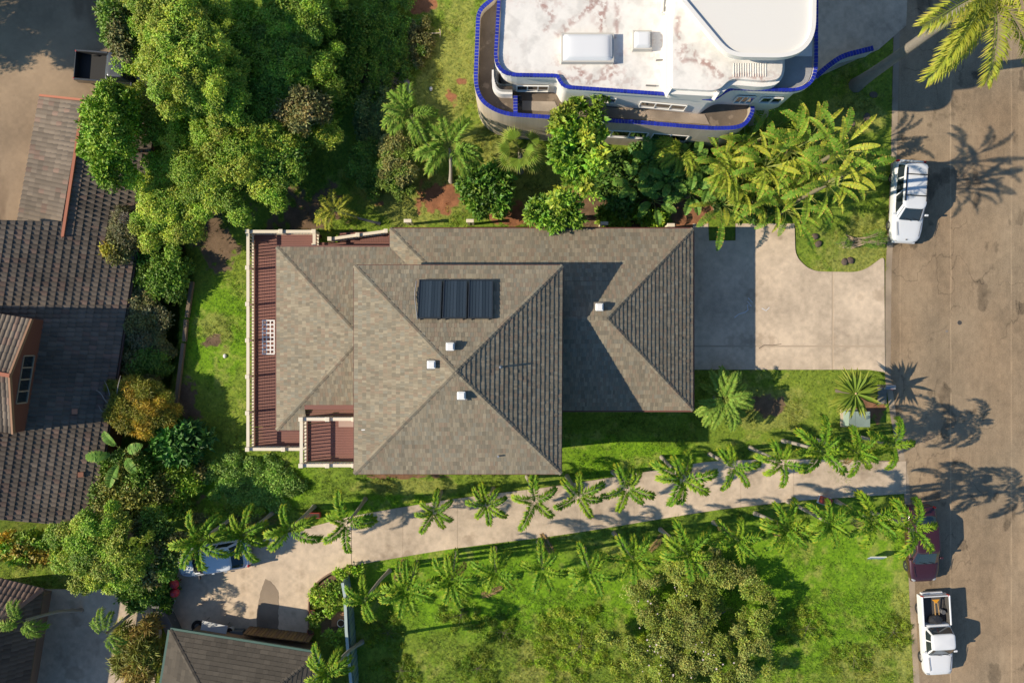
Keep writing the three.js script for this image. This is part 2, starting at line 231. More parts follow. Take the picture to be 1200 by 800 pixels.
// ---------------------------------------------------------------- roofs: courses of shingles or tiles laid on a plane
// poly: corners in space, first edge = eave (courses run along it). Every piece is a wedge with its butt edge proud of the course below.
function roofCourses(soup, poly, o) {
  const A = poly[0], u = poly[1].clone().sub(A).normalize();
  let n = u.clone().cross(poly[poly.length - 1].clone().sub(A)).normalize(); if (n.y < 0) n.negate();
  let v = n.clone().cross(u); if (v.dot(poly[2].clone().sub(A)) < 0) v.negate();
  const q = poly.map(p => { const d = p.clone().sub(A); return [d.dot(u), d.dot(v)]; });
  const vmax = Math.max(...q.map(p => p[1]));
  const range = y => { let a = 1e9, b = -1e9; for (let i = 0; i < q.length; i++) { const p = q[i], s = q[(i + 1) % q.length]; if ((p[1] - y) * (s[1] - y) <= 0 && p[1] !== s[1]) { const x = p[0] + (s[0] - p[0]) * (y - p[1]) / (s[1] - p[1]); a = Math.min(a, x); b = Math.max(b, x); } } return a > b ? null : [a, b]; };
  const at = (x, y, h) => A.clone().addScaledVector(u, x).addScaledVector(v, y).addScaledVector(n, h);
  const { e = 0.25, w = [0.09, 0.2], th = 0.034, color, r = R, arch = 0, jit = 0.2 } = o;
  let row = 0;
  for (let y0 = 0; y0 < vmax - 0.01; y0 += e, row++) {
    const y1 = Math.min(vmax - 0.002, y0 + e), r0 = range(y0 + 0.003), r1 = range(y1 - 0.003); if (!r0 && !r1) continue;
    const a0 = r0 || r1, a1 = r1 || r0, lo = Math.min(a0[0], a1[0]), hi = Math.max(a0[1], a1[1]);
    let x = arch ? lo : lo - r() * w[1];
    while (x < hi) {
      const wd = arch ? w[0] : rr(w[0], w[1], r), xa = x, xb = x + wd - (arch ? 0 : 0.006); x += wd;
      const c0 = clamp(xa, a0[0], a0[1]), c1 = clamp(xb, a0[0], a0[1]), d0 = clamp(xa, a1[0], a1[1]), d1 = clamp(xb, a1[0], a1[1]);
      if (c1 - c0 < 0.004 && d1 - d0 < 0.004) continue;
      const k = color(r, row).multiplyScalar((arch ? 0.62 : 0.9) + (arch ? 0.76 : 0.2) * fbm((A.x + u.x * x + v.x * y0) * 0.55 + 40, (A.z + u.z * x + v.z * y0) * 0.55, 4)), t = th * rr(1 - jit, 1 + jit, r);
      if (arch) {                                   // rolled tile: a low arch of four faces
        const S = 4, top = [], low = [], und = [];
        for (let i = 0; i <= S; i++) { const f = i / S, hgt = arch * Math.sin(f * Math.PI); low.push(at(lerp(c0, c1, f), y0, t + hgt)); und.push(at(lerp(c0, c1, f), y0, 0)); top.push(at(lerp(d0, d1, f), y1, hgt * 0.95 + 0.002)); }
        for (let i = 0; i < S; i++) { soup.quad(low[i], low[i + 1], top[i + 1], top[i], k); soup.quad(und[i], und[i + 1], low[i + 1], low[i], k); }
      } else {
        const a = at(c0, y0, t), b = at(c1, y0, t), c = at(d1, y1, 0.003), d = at(d0, y1, 0.003), a_ = at(c0, y0, -0.01), b_ = at(c1, y0, -0.01);
        soup.quad(a, b, c, d, k); soup.quad(a_, b_, b, a, k);
      }
    }
  }
}
function deckGeo(poly, drop = 0.03, thick = 0.12) { // the boarding under the roofing: the same polygon, a little lower, with thickness
  const s = new Soup(), k = C(1, 1, 1), t = poly.map(p => p.clone().setY(p.y - drop)), b = poly.map(p => p.clone().setY(p.y - drop - thick));
  for (let i = 1; i < poly.length - 1; i++) { s.tri(t[0], t[i], t[i + 1], k); s.tri(b[0], b[i + 1], b[i], k); }
  for (let i = 0; i < poly.length; i++) { const j = (i + 1) % poly.length; s.quad(b[i], b[j], t[j], t[i], k); }
  return s.geo();
}
function ridgeCaps(soup, a, b, color, w = 0.11, step = 0.22, rise = 0.034) {
  const d = b.clone().sub(a), L = d.length(); d.normalize(); const side = d.clone().cross(V(0, 1, 0)).normalize(), n = side.clone().cross(d).normalize();
  for (let s = 0; s < L - 0.05; s += step) { const k = color(R, 0), e = Math.min(L, s + step * 1.15);
    const p0 = a.clone().addScaledVector(d, s), p1 = a.clone().addScaledVector(d, e);
    const m0 = p0.clone().addScaledVector(n, rise + 0.018), m1 = p1.clone().addScaledVector(n, rise);
    for (const g of [-1, 1]) { const l0 = p0.clone().addScaledVector(side, g * w).addScaledVector(n, -w * 0.16 + 0.03), l1 = p1.clone().addScaledVector(side, g * w).addScaledVector(n, -w * 0.16 + 0.012); soup.quad(l0, m0, m1, l1, k); soup.tri(l0, m0, p0, k); } }
}
const shingleColor = (() => { const pal = [[0.235, 0.2, 0.14], [0.265, 0.225, 0.16], [0.21, 0.185, 0.135], [0.245, 0.2, 0.14], [0.225, 0.205, 0.155], [0.28, 0.24, 0.17], [0.19, 0.165, 0.12], [0.24, 0.185, 0.13]]; return r => { const c = pal[r() * pal.length | 0], k = rr(0.9, 1.1, r); return C(c[0] * k, c[1] * k, c[2] * k); }; })();
const tileColor = r => { const k = rr(0.78, 1.2, r), w = r() < 0.12 ? 1.18 : 1; return C(0.15 * k * w, 0.12 * k, 0.092 * k); };
const darkShingle = r => { const k = rr(0.75, 1.15, r); return C(0.085 * k, 0.072 * k, 0.055 * k); };
const ROOFING = vcol(0.93, { bumpMap: grain, bumpScale: 0.006 }), DECKING = std(0.1, 0.085, 0.07, 0.95);

// ---------------------------------------------------------------- the main house
const HG = 2.9, HM = 6.0;                          // eave heights of the lower and the upper roof
{
  const house = thing('house', 'large house with brown shingled hip roofs, solar panels and white roof vents', 'house');
  const part = (n, g, m, p = house, kind) => mesh(n, g, m, p, kind);
  const rise = 0.44;
  // upper roof: a pyramid
  const m0 = P(415, 311, HM), m1 = P(659, 311, HM), m2 = P(657.5, 555, HM), m3 = P(415, 555, HM);
  const mc = V((m0.x + m1.x) / 2, 0, (m0.z + m3.z) / 2), apex = V(mc.x, HM + (m1.x - m0.x) / 2 * rise, mc.z);
  const upper = new THREE.Group(); upper.name = 'upper_roof'; house.add(upper);
  for (const [a, b] of [[m0, m1], [m1, m2], [m2, m3], [m3, m0]]) { const s = new Soup(); roofCourses(s, [b, a, apex], { color: shingleColor }); part('roof_shingles', s.geo(), ROOFING, upper, 'stuff'); part('roof_boarding', deckGeo([a, b, apex]), DECKING, upper); }
  { const s = new Soup(); for (const c of [m0, m1, m2, m3]) ridgeCaps(s, c, apex, r => shingleColor(r).multiplyScalar(0.9)); part('hip_caps', s.geo(), ROOFING, upper, 'stuff'); }
  // lower roof: garage wing (right), rear strip, west wing (left)
  const gz0 = P(0, 268, HG).z, gz1 = P(0, 480.5, HG).z, gx1 = P(812, 0, HG).x, gx0 = P(457, 0, HG).x, ridgeY = HG + (gz1 - gz0) / 2 * rise, rz = (gz0 + gz1) / 2, run = (gz1 - gz0) / 2;
  const lower = new THREE.Group(); lower.name = 'lower_roof'; house.add(lower);
  const roofSide = (poly, cl = shingleColor) => { const s = new Soup(); roofCourses(s, poly, { color: cl }); part('roof_shingles', s.geo(), ROOFING, lower, 'stuff'); part('roof_boarding', deckGeo(poly), DECKING, lower); };
  const gR0 = V(gx1, HG, gz0), gR1 = V(gx1, HG, gz1), gTop = V(gx1 - run, ridgeY, rz);
  const wallR = m1.x - 0.35, wallL = m0.x + 0.35, wallT = m0.z + 0.45, wallB = m3.z - 0.45;     // walls of the upper storey
  roofSide([gR0, gR1, gTop]);
  roofSide([V(wallR - 0.2, HG, gz1), gR1, gTop, V(wallR - 0.2, ridgeY, rz)]);
  // rear slope as a trapezoid: from the west end hip to the garage hip; only the lower part shows under the upper eave
  const dz = wallT - gz0 + 0.25;
  roofSide([V(gx0, HG, gz0), gR0, V(gx1 - dz, HG + dz * rise, gz0 + dz), V(gx0 + dz, HG + dz * rise, gz0 + dz)]);
  roofSide([V(wallR - 0.2, HG + dz * rise, gz0 + dz), V(gx1 - dz, HG + dz * rise, gz0 + dz), gTop, V(wallR - 0.2, ridgeY, rz)]);
  // west wing
  const wx0 = P(324, 0, HG).x, wz0 = P(0, 289.5, HG).z, wz1 = P(0, 503.5, HG).z, wrun = (wz1 - wz0) / 2, wrz = (wz0 + wz1) / 2, wy = HG + wrun * rise;
  const wTop = V(wx0 + wrun, wy, wrz), w0 = V(wx0, HG, wz0), w1 = V(wx0, HG, wz1), xw = wallL + 0.2;
  roofSide([w1, w0, wTop]);
  const cut = V(xw, HG + (xw - wx0 < wrun ? (xw - wx0) * rise : wrun * rise), 0);
  { // north slope of the west wing runs on under the upper eave to the rear strip's end
    const dzw = wallT + 0.25 - wz0;
    roofSide([w0, V(gx0, HG, wz0), V(gx0 + dzw, HG + dzw * rise, wz0 + dzw), V(wx0 + dzw, HG + dzw * rise, wz0 + dzw)]);
    roofSide([V(wx0 + dzw, HG + dzw * rise, wz0 + dzw), V(xw, HG + dzw * rise, wz0 + dzw), V(xw, wy, wrz), wTop]);
    roofSide([V(gx0, HG, wz0), V(gx0, HG, gz0), V(gx0 + dz, HG + dz * rise, gz0 + dz), V(gx0 + dzw, HG + dzw * rise, wz0 + dzw)]);
    // south slope of the west wing, with the corner left out for the balcony
    const bx0 = P(360, 0, HG).x, bz = P(0, 474, HG + 0.6).z, bd = wz1 - bz;
    roofSide([w1, V(bx0, HG, wz1), V(bx0, HG + bd * rise, bz), V(wx0 + bd, HG + bd * rise, bz)].map(p => p.clone()));
    roofSide([V(wx0 + bd, HG + bd * rise, bz), V(xw, HG + bd * rise, bz), V(xw, wy, wrz), wTop]);
    part('gutter', merge([bx(bx0, wallL + 0.3, HG + bd * rise - 0.2, HG + bd * rise - 0.02, bz + 0.01, bz + 0.26)]), std(0.2, 0.085, 0.065, 0.6), lower);
  }
  { const s = new Soup(), cc = r => shingleColor(r).multiplyScalar(0.9); for (const [a, b] of [[gR0, gTop], [gR1, gTop], [w0, wTop], [w1, wTop], [gTop, V(wallR, ridgeY, rz)], [V(gx0, HG, gz0), V(gx0 + dz, HG + dz * rise, gz0 + dz)]]) ridgeCaps(s, a, b, cc); part('hip_caps', s.geo(), ROOFING, lower, 'stuff'); }
  // fascias and gutters along the eaves
  const red = std(0.17, 0.07, 0.052, 0.6), FASC = BROWNPAINT;
  const eave = (a, b, m = FASC, out = 0.05) => { const d = b.clone().sub(a).normalize(), n = V(-d.z, 0, d.x), c = V((m0.x + m1.x) / 2, 0, rz); if (n.dot(a.clone().sub(c)) < 0) n.negate(); const o = n.multiplyScalar(out); part('gutter', bar(a.clone().add(o).setY(a.y - 0.1), b.clone().add(o).setY(b.y - 0.1), 0.1, 0.14), m); };
  eave(gR0, gR1); eave(V(wallR, HG, gz1), gR1, red, 0.05); eave(V(gx0, HG, gz0), gR0, FASC, 0.03); eave(V(gx0, HG, gz0), V(gx0, HG, wz0), FASC, 0.0);
  eave(w0, V(gx0 - 0.06, HG, wz0), red, 0.06); eave(w0, w1, red, 0.03); eave(w1, V(P(350, 0, HG).x, HG, wz1), FASC, 0.05);
  eave(m0, m1, FASC, 0.0); eave(m1, m2, FASC, 0.0); eave(m3, m2, FASC, 0.0); eave(m0, m3, FASC, 0.0);
  // walls
  const wallM = std(0.5, 0.42, 0.31, 0.9, { bumpMap: grain, bumpScale: 0.005 });
  part('wall', bx(wallL, wallR, 0, HM - 0.15, wallT, wallB), wallM);
  part('wall', bx(wallR - 0.3, gx1 - 0.65, 0, HG - 0.15, gz0 + 0.6, gz1 - 0.6), wallM);
  part('wall', bx(gx0 + 0.5, wallR - 0.2, 0, HG - 0.15, gz0 + 0.62, wallT + 0.3), wallM);
  part('wall', bx(wx0 + 0.7, wallL + 0.1, 0, HG - 0.15, wz0 + 0.6, P(0, 470, 2).z), wallM);
  const gd = new THREE.Group(); gd.name = 'garage_door'; house.add(gd);
  for (let i = 0; i < 4; i++) part('door_panel', bx(gx1 - 0.645, gx1 - 0.6, 0.1 + i * 0.55, 0.63 + i * 0.55, rz - 2.4, rz + 2.4), WHITE, gd);
  // roof vents: white hooded boxes
  const VENT = std(0.78, 0.78, 0.76, 0.45);
  const vent = (px, py, h, sc = 1) => { const g = new THREE.Group(); g.name = 'roof_vent'; g.position.copy(P(px, py, h)); g.scale.setScalar(sc); house.add(g); mesh('vent_hood', rbx(0.42, 0.12, 0.4, 0.055, 0, 0.24, 0), VENT, g); mesh('vent_cap', rbx(0.3, 0.05, 0.28, 0.024, 0, 0.31, 0), VENT, g); mesh('flashing', bx(-0.27, 0.27, -0.02, 0.02, -0.27, 0.27), std(0.2, 0.18, 0.15, 0.8), g); mesh('vent_neck', bx(-0.15, 0.15, -0.3, 0.2, -0.15, 0.15), std(0.4, 0.4, 0.4, 0.5), g); };
  const hU = (px, py) => { let h = HM; for (let i = 0; i < 8; i++) { const p = P(px, py, h); h = apex.y - Math.max(Math.abs(p.x - apex.x), Math.abs(p.z - apex.z)) * rise; } return h; };
  for (const [x, y] of [[528, 406], [506, 427], [541, 463]]) vent(x, y, hU(x, y) + 0.06);
  vent(702, 360, ridgeY - 0.15);
  const pipe = (px, py, h, L, r) => { const g = new THREE.Group(); g.name = 'vent_pipe'; g.position.copy(P(px, py, h)); house.add(g); mesh('pipe', new THREE.CylinderGeometry(r, r, L, 12).translate(0, L / 2 - 0.05, 0), std(0.45, 0.47, 0.5, 0.4, { metalness: 0.6 }), g); mesh('flashing', new THREE.ConeGeometry(r * 2.6, 0.12, 14).translate(0, 0.03, 0), std(0.3, 0.31, 0.33, 0.5, { metalness: 0.5 }), g); };
  pipe(586, 430, hU(586, 430), 0.42, 0.05); pipe(584, 534, hU(584, 534), 0.3, 0.04);
  part('roof_tab', bx(-0.09, 0.09, 0, 0.02, -0.03, 0.03).translate(...P(425.5, 503.5, hU(425, 503) + 0.06).toArray()), WHITE);
  // three solar water panels on the rear slope
  const slope = Math.atan(rise);
  for (const [a, b] of [[490, 517.2], [519.2, 547], [549, 577.5]]) {
    const h0 = hU((a + b) / 2, 350) + 0.2, w = (b - a) * MP(h0), d = 46.5 * MP(h0) / Math.cos(slope);
    const g = new THREE.Group(); g.name = 'solar_panel'; g.position.copy(P((a + b) / 2, 350, h0)); g.rotation.x = -slope; house.add(g);
    const rim = std(0.05, 0.06, 0.07, 0.4, { metalness: 0.4 });
    mesh('frame', merge([bx(-w / 2, w / 2, -0.06, 0.045, -d / 2, -d / 2 + 0.05), bx(-w / 2, w / 2, -0.06, 0.045, d / 2 - 0.05, d / 2), bx(-w / 2, -w / 2 + 0.04, -0.06, 0.044, -d / 2 + 0.05, d / 2 - 0.05), bx(w / 2 - 0.04, w / 2, -0.06, 0.044, -d / 2 + 0.05, d / 2 - 0.05), bx(-w / 2, w / 2, -0.06, -0.02, -d / 2 + 0.05, d / 2 - 0.05)]), rim, g);
    mesh('absorber', bx(-w / 2 + 0.04, w / 2 - 0.04, -0.02, 0.0, -d / 2 + 0.05, d / 2 - 0.05), std(0.03, 0.045, 0.06, 0.4, { metalness: 0.3 }), g);
    for (let i = 0; i < 7; i++) { const x = -w / 2 + 0.12 + i * (w - 0.24) / 6; mesh('fin', bx(x - 0.07, x + 0.07, 0.001, 0.012, -d / 2 + 0.07, d / 2 - 0.07), std(0.035 + 0.02 * ((i * 5) % 4) / 3, 0.052 + 0.026 * ((i * 5) % 4) / 3, 0.066 + 0.032 * ((i * 5) % 4) / 3, 0.22, { metalness: 0.3 }), g); }
    for (const x of [-0.45, 0.4]) mesh('bracket', bx(x, x + 0.05, -0.2, -0.06, d / 2 - 0.3, d / 2 + 0.02), rim, g);
  }
  part('header_pipe', tube([P(488, 329, hU(488, 329) + 0.15), P(486, 345, hU(486, 345) + 0.1), P(489, 374, hU(489, 374) + 0.14)], 0.025, 0.025, 10, 6), std(0.25, 0.25, 0.26, 0.5));
}
// ---------------------------------------------------------------- decks with railings
function railing(root, a, b, y, postEvery, o = {}) {
  const d = b.clone().sub(a), L = d.length(), n = Math.max(1, Math.round(L / postEvery)), yb = y + 0.12, yt = y + 0.98;
  const at = (t, h) => a.clone().lerp(b, t).setY(h);
  mesh('top_rail', bar(at(0, yt), at(1, yt), 0.17, 0.06), CREAM, root); mesh('bottom_rail', bar(at(0, yb), at(1, yb), 0.1, 0.07), CREAM, root);
  for (let i = o.from ?? 0; i <= n - (o.skipLast ? 1 : 0); i++) { const p = at(i / n, 0); const q = new THREE.Group(); q.name = 'rail_post'; q.position.set(p.x, y, p.z); root.add(q); mesh('shaft', bx(-0.07, 0.07, -0.05, 1.06, -0.07, 0.07), CREAM, q); mesh('cap', rbx(0.24, 0.07, 0.24, 0.02, 0, 1.09, 0), CREAM, q); }
  const k = Math.round(L / 0.185), g = railing.g ||= new THREE.BoxGeometry(0.05, 0.84, 0.05);
  for (let i = 1; i < k; i++) { const m = mesh('baluster', g, CREAM, root); m.position.copy(at(i / k, (yb + yt) / 2)); m.rotation.y = Math.atan2(-d.z, d.x); }
}
function boards(root, px, y, along, mat) { // floor boards as one part, laid along x or z
  const pts = PX(px, y), gs = [], xs = pts.map(p => p.x), zs = pts.map(p => p.z), x0 = Math.min(...xs), x1 = Math.max(...xs), z0 = Math.min(...zs), z1 = Math.max(...zs), w = 0.14;
  if (along === 'z') for (let x = x0; x < x1 - 0.03; x += w) gs.push(bx(x, Math.min(x1, x + w - 0.008), y - 0.035, y, z0, z1)); else for (let z = z0; z < z1 - 0.03; z += w) gs.push(bx(x0, x1, y - 0.035, y, z, Math.min(z1, z + w - 0.008)));
  mesh('floor_boards', merge(gs), mat, root, 'stuff');
}
const DECKPAINT = std(0.27, 0.115, 0.09, 0.7, { map: cloudy, bumpMap: grain, bumpScale: 0.003 });
{
  const y = 0.6, deck = thing('deck', 'brown painted deck with cream railing wrapping the left end of the house', 'deck');
  boards(deck, [[295.5, 272], [372, 272], [372, 300], [295.5, 300]], y, 'x', DECKPAINT);
  boards(deck, [[295.5, 300.4], [330, 300.4], [330, 500], [295.5, 500]], y + 0.001, 'z', DECKPAINT);
  boards(deck, [[295.5, 500.4], [420, 500.4], [420, 526], [295.5, 526]], y, 'x', DECKPAINT);
  boards(deck, [[373, 284], [457, 284], [457, 298], [373, 298]], y - 0.15, 'x', DECKPAINT);
  boards(deck, [[398, 279], [457, 272], [457, 283.7], [398, 283.7]], y - 0.15, 'z', DECKPAINT);
  const A = P(297, 274, y), B = P(297, 523.5, y), D = P(373, 274, y), E = P(420, 523.5, y);
  railing(deck, A, B, y, 1.95); railing(deck, A, D, y, 1.85, { from: 1 }); railing(deck, B, E, y, 1.75, { from: 1 });
  railing(deck, D, P(373, 290, y), y, 3, { from: 1 });
  railing(deck, P(392, 283, y - 0.5), P(455, 273, y - 0.15), y - 0.3, 1.5);
  mesh('rim_joist', merge([bar(A.clone().setY(y - 0.18).add(V(-0.09, 0, 0)), B.clone().setY(y - 0.18).add(V(-0.09, 0, 0)), 0.05, 0.24), bar(A.clone().setY(y - 0.18).add(V(0, 0, -0.09)), D.clone().setY(y - 0.18).add(V(0, 0, -0.09)), 0.05, 0.24), bar(B.clone().setY(y - 0.18).add(V(0, 0, 0.09)), E.clone().setY(y - 0.18).add(V(0, 0, 0.09)), 0.05, 0.24)]), BROWNPAINT, deck);
  for (const [px, py] of [[299, 276], [299, 320], [299, 361], [299, 403], [299, 446], [299, 520], [370, 276]]) mesh('deck_post', bx(-0.09, 0.09, -0.1, y - 0.04, -0.09, 0.09).translate(P(px, py, y).x + 0.1, 0, P(px, py, y).z), BROWNPAINT, deck);
  AREAS.push([[296, 272], [460, 272], [460, 520], [296, 520]]);
  const yb = 3.15, bal = thing('balcony', 'small upper balcony with brown floor and cream railing cut into the roof corner', 'balcony');
  boards(bal, [[358, 478], [419, 478], [419, 541.5], [358, 541.5]], yb, 'x', DECKPAINT);
  const a = P(358.5, 542, yb), b = P(358.5, 489, yb), c = P(419, 542, yb), d = P(419, 489, yb);
  railing(bal, b, a, yb, 2.4); railing(bal, a, c, yb, 1.7, { from: 1 }); railing(bal, b, d, yb, 1.6, { from: 1 });
  mesh('rim_joist', merge([bar(a.clone().setY(yb - 0.17).add(V(0, 0, 0.06)), c.clone().setY(yb - 0.17).add(V(0, 0, 0.06)), 0.06, 0.26), bar(a.clone().setY(yb - 0.17).add(V(-0.06, 0, 0)), b.clone().setY(yb - 0.17).add(V(-0.06, 0, 0)), 0.06, 0.26)]), BROWNPAINT, bal);
  mesh('support_post', bx(-0.1, 0.1, 0, yb - 0.04, -0.1, 0.1).translate(a.x + 0.15, 0, a.z - 0.15), BROWNPAINT, bal);
  mesh('support_wall', bx(b.x + 0.1, P(419, 0, yb).x, 0, yb - 0.3, P(0, 500, 2).z, P(0, 530, 2).z), std(0.5, 0.42, 0.31, 0.9), bal);
  const mat = thing('door_mat', 'pale pinkish flat board lying on the balcony floor', 'board'); mesh('board', bx(...[P(397, 0, yb).x, P(417, 0, yb).x], yb + 0.02, yb + 0.09, P(0, 488, yb).z + 0.12, P(0, 500, yb).z), std(0.4, 0.28, 0.23, 0.8), mat);
  // white slatted bench on the deck
  const bench = thing('bench', 'white slatted bench on the brown deck by the house wall', 'bench', P(314.5, 395, y + 0.42));
  const W2 = 0.72, L2 = 1.98, wm = std(0.78, 0.76, 0.74, 0.5);
  for (let i = 0; i < 4; i++) mesh('rail', bx(-W2 / 2 + i * (W2 - 0.06) / 3, -W2 / 2 + 0.06 + i * (W2 - 0.06) / 3, 0.0, 0.04, -L2 / 2, L2 / 2), wm, bench);
  for (let i = 0; i < 9; i++) mesh('slat', bx(-W2 / 2, W2 / 2, 0.041, 0.06, -L2 / 2 + i * (L2 - 0.07) / 8, -L2 / 2 + 0.07 + i * (L2 - 0.07) / 8), wm, bench);
  for (const sx of [-1, 1]) for (const sz of [-1, 1]) mesh('leg', bx(-0.03, 0.03, -0.42, 0, -0.03, 0.03).translate(sx * 0.3, 0, sz * 0.85), wm, bench);
}
AREAS.push([[330, 285], [812, 268], [795, 470], [660, 500], [652, 530], [420, 530], [415, 500], [330, 490]]);
// ---------------------------------------------------------------- the white house with blue tile edges
const BLUE = r => { const k = rr(0.75, 1.2, r); return C(0.016 * k, 0.03 * k, 0.33 * k); };
const TILE = vcol(0.4, {}), GROUT = std(0.45, 0.46, 0.5, 0.9);
function tileCap(root, path, w = 0.2, y) {       // glazed tiles laid one after another along a path of world points, over a grout bed
  const s = new Soup(), cur = new THREE.CurvePath(); for (let i = 0; i < path.length - 1; i++) cur.add(new THREE.LineCurve3(path[i], path[i + 1]));
  const L = cur.getLength(), n = Math.round(L / 0.17), ps = []; for (let i = 0; i <= n; i++) ps.push(cur.getPointAt(i / n));
  const side = ps.map((p, i) => { const a = ps[Math.max(0, i - 1)], b = ps[Math.min(n, i + 1)]; return V(-(b.z - a.z), 0, b.x - a.x).normalize().multiplyScalar(w / 2); });
  const bed = new Soup(), kk = C(1, 1, 1), up = (p, s_, f, h) => p.clone().addScaledVector(s_, f).setY(y + h);
  for (let i = 0; i < n; i++) {
    const k = BLUE(R), a = ps[i].clone().lerp(ps[i + 1], 0.06), b = ps[i].clone().lerp(ps[i + 1], 0.94), sa = side[i], sb = side[i + 1], t = rr(0.026, 0.034);
    s.quad(up(a, sa, -1, t), up(b, sb, -1, t), up(b, sb, 1, t), up(a, sa, 1, t), k);
    for (const f of [-1, 1]) s.quad(up(a, sa, f, t), up(b, sb, f, t), up(b, sb, f, -0.09), up(a, sa, f, -0.09), k);
    s.quad(up(a, sa, -1, t), up(a, sa, 1, t), up(a, sa, 1, 0), up(a, sa, -1, 0), k); s.quad(up(b, sb, -1, t), up(b, sb, 1, t), up(b, sb, 1, 0), up(b, sb, -1, 0), k);
    bed.quad(up(ps[i], sa, -0.97, 0.012), up(ps[i + 1], sb, -0.97, 0.012), up(ps[i + 1], sb, 0.97, 0.012), up(ps[i], sa, 0.97, 0.012), kk);
  }
  mesh('blue_tile_cap', s.geo(), TILE, root, 'stuff'); mesh('grout_bed', bed.geo(), GROUT, root);
}
function wallWindow(root, a, b, t0, t1, y0, y1, n, out, m = WHITE) { // window in the wall line a-b, with frame, mullions and panes standing in the wall's plane
  const d = b.clone().sub(a), nn = V(-d.z, 0, d.x).normalize(); if (nn.dot(out) < 0) nn.negate();
  const w = new THREE.Group(); w.name = 'window'; root.add(w); const at = (t, y, o) => a.clone().lerp(b, lerp(t0, t1, t)).setY(y).addScaledVector(nn, o);
  const fr = 0.07;
  mesh('frame', merge([bar(at(0, y0, 0.03), at(1, y0, 0.03), 0.1, 0.05), bar(at(0, y1, 0.015), at(1, y1, 0.015), 0.06, 0.05)]), m, w);
  for (let i = 0; i <= n; i++) mesh('mullion', bar(at(i / n, y0 + fr / 2, 0.028), at(i / n, y1 - fr / 2, 0.02), 0.07, 0.06), m, w);
  for (let i = 0; i < n; i++) { const s = new Soup(), e = 0.02; s.quad(at(i / n + e, y0 + fr / 2, 0.02), at((i + 1) / n - e, y0 + fr / 2, 0.02), at((i + 1) / n - e, y1 - fr / 2, 0.02), at(i / n + e, y1 - fr / 2, 0.02), C(1, 1, 1)); mesh('pane', s.geo(), GLASS, w); }
}
{
  const house = thing('white_house', 'white flat roofed house with rounded corners and blue tile edges', 'house');
  const stains = [[[655, 38], [668, 26], [685, 14], [706, -4]], [[722, 42], [724, 20], [722, -10]], [[707, 38], [705, 15], [708, -8]], [[668, 72], [676, 82], [686, 90]], [[718, 76], [708, 84], [700, 92], [684, 92]], [[640, 36], [648, 20], [636, 6]], [[793, 22], [796, 50], [800, 70], [830, 74], [845, 88]], [[795, 60], [810, 55], [818, 70]], [[858, 92], [870, 86], [895, 92]], [[655, 90], [690, 96], [720, 88]]];
  const seg = (x, y, l) => { let d = 1e9; for (let i = 0; i < l.length - 1; i++) { const [ax, ay] = l[i], [bx_, by] = l[i + 1], t = clamp(((x - ax) * (bx_ - ax) + (y - ay) * (by - ay)) / ((bx_ - ax) ** 2 + (by - ay) ** 2)); d = Math.min(d, Math.hypot(x - ax - (bx_ - ax) * t, y - ay - (by - ay) * t)); } return d; };
  const tx = dtex(1536, 512, (x, y) => { const px = 570 + x / 1536 * 400, py = -10 + (1 - y / 512) * 130; let d = 1e9; const wx = px + 9 * (fbm(px / 9, py / 9, 3) - 0.5), wy = py + 9 * (fbm(px / 9 + 50, py / 9, 3) - 0.5); for (const l of stains) d = Math.min(d, seg(wx, wy, l)); const n = fbm(px / 4, py / 4, 4), big = fbm(px / 26 + 3, py / 26, 4); let k = clamp(sm(6.5, 0, d) * sm(0.28, 0.6, n) * 0.8 + sm(0.5, 0.75, big) * sm(0.38, 0.7, n) * 0.4); const gr = sm(0.48, 0.72, fbm(px / 14 + 77, py / 14, 5)) * 0.16, b = (0.7 + 0.12 * n) * (1 - gr); return [s8(b * (1 - 0.46 * k)), s8(b * 0.965 * (1 - 0.62 * k)), s8(b * 0.9 * (1 - 0.64 * k))]; });
  const ROOFW = std(1, 1, 1, 0.7, { map: tx, bumpMap: grain, bumpScale: 0.004 });
  const roofUV = (g, h) => { const p = g.attributes.position, uv = g.attributes.uv; for (let i = 0; i < p.count; i++) uv.setXY(i, (p.getX(i) / MP(h) + 600 - 570) / 400, 1 - (p.getZ(i) / MP(h) + 400 + 10) / 130); return g; };
  const WALLW = std(0.58, 0.5, 0.39, 0.9, { map: cloudy, bumpMap: grain, bumpScale: 0.004 }), PLAIN = std(0.74, 0.72, 0.68, 0.7, { bumpMap: grain, bumpScale: 0.004 });
  const FLOORD = std(1, 1, 1, 0.95, { map: tinted([0.2, 0.155, 0.115], 10, (x, y) => { const s = 0.45 + 0.75 * fbm(x * 0.8, y * 0.8, 5) + 0.5 * sm(0.58, 0.75, fbm(x * 3, y * 3, 4)); return [s, s, s]; }, 512), bumpMap: grain, bumpScale: 0.02 });
  const yR = 7.0, yT = 4.0;
  // lower terrace
  const terr = round([[592, -90, 0], [580, -4, 6], [560.5, 12, 10], [556.5, 112, 26], [585, 133, 20], [650, 137.5, 4], [740, 142.5, 10], [838, 150.5, 16], [872, 149, 16], [883, 130, 6], [872, 60, 0], [872, -90, 0]], 0, 7);
  const tw = PX(terr, yT + 0.55);
  mesh('terrace_floor', prism(tw, yT - 0.3, yT), FLOORD, house);
  const rim = tw.slice(1, tw.length - 2);
  mesh('lower_wall', ribbon(rim, 0, yT + 0.53, 0.22), WALLW, house);
  tileCap(house, rim, 0.21, yT + 0.535);
  mesh('terrace_divider', ribbon([P(604, 112, yT + 0.5), P(604, 133, yT + 0.5)], yT, yT + 0.5, 0.16), PLAIN, house);
  tileCap(house, [P(604, 112, yT + 0.5), P(604, 133, yT + 0.5)], 0.22, yT + 0.505);
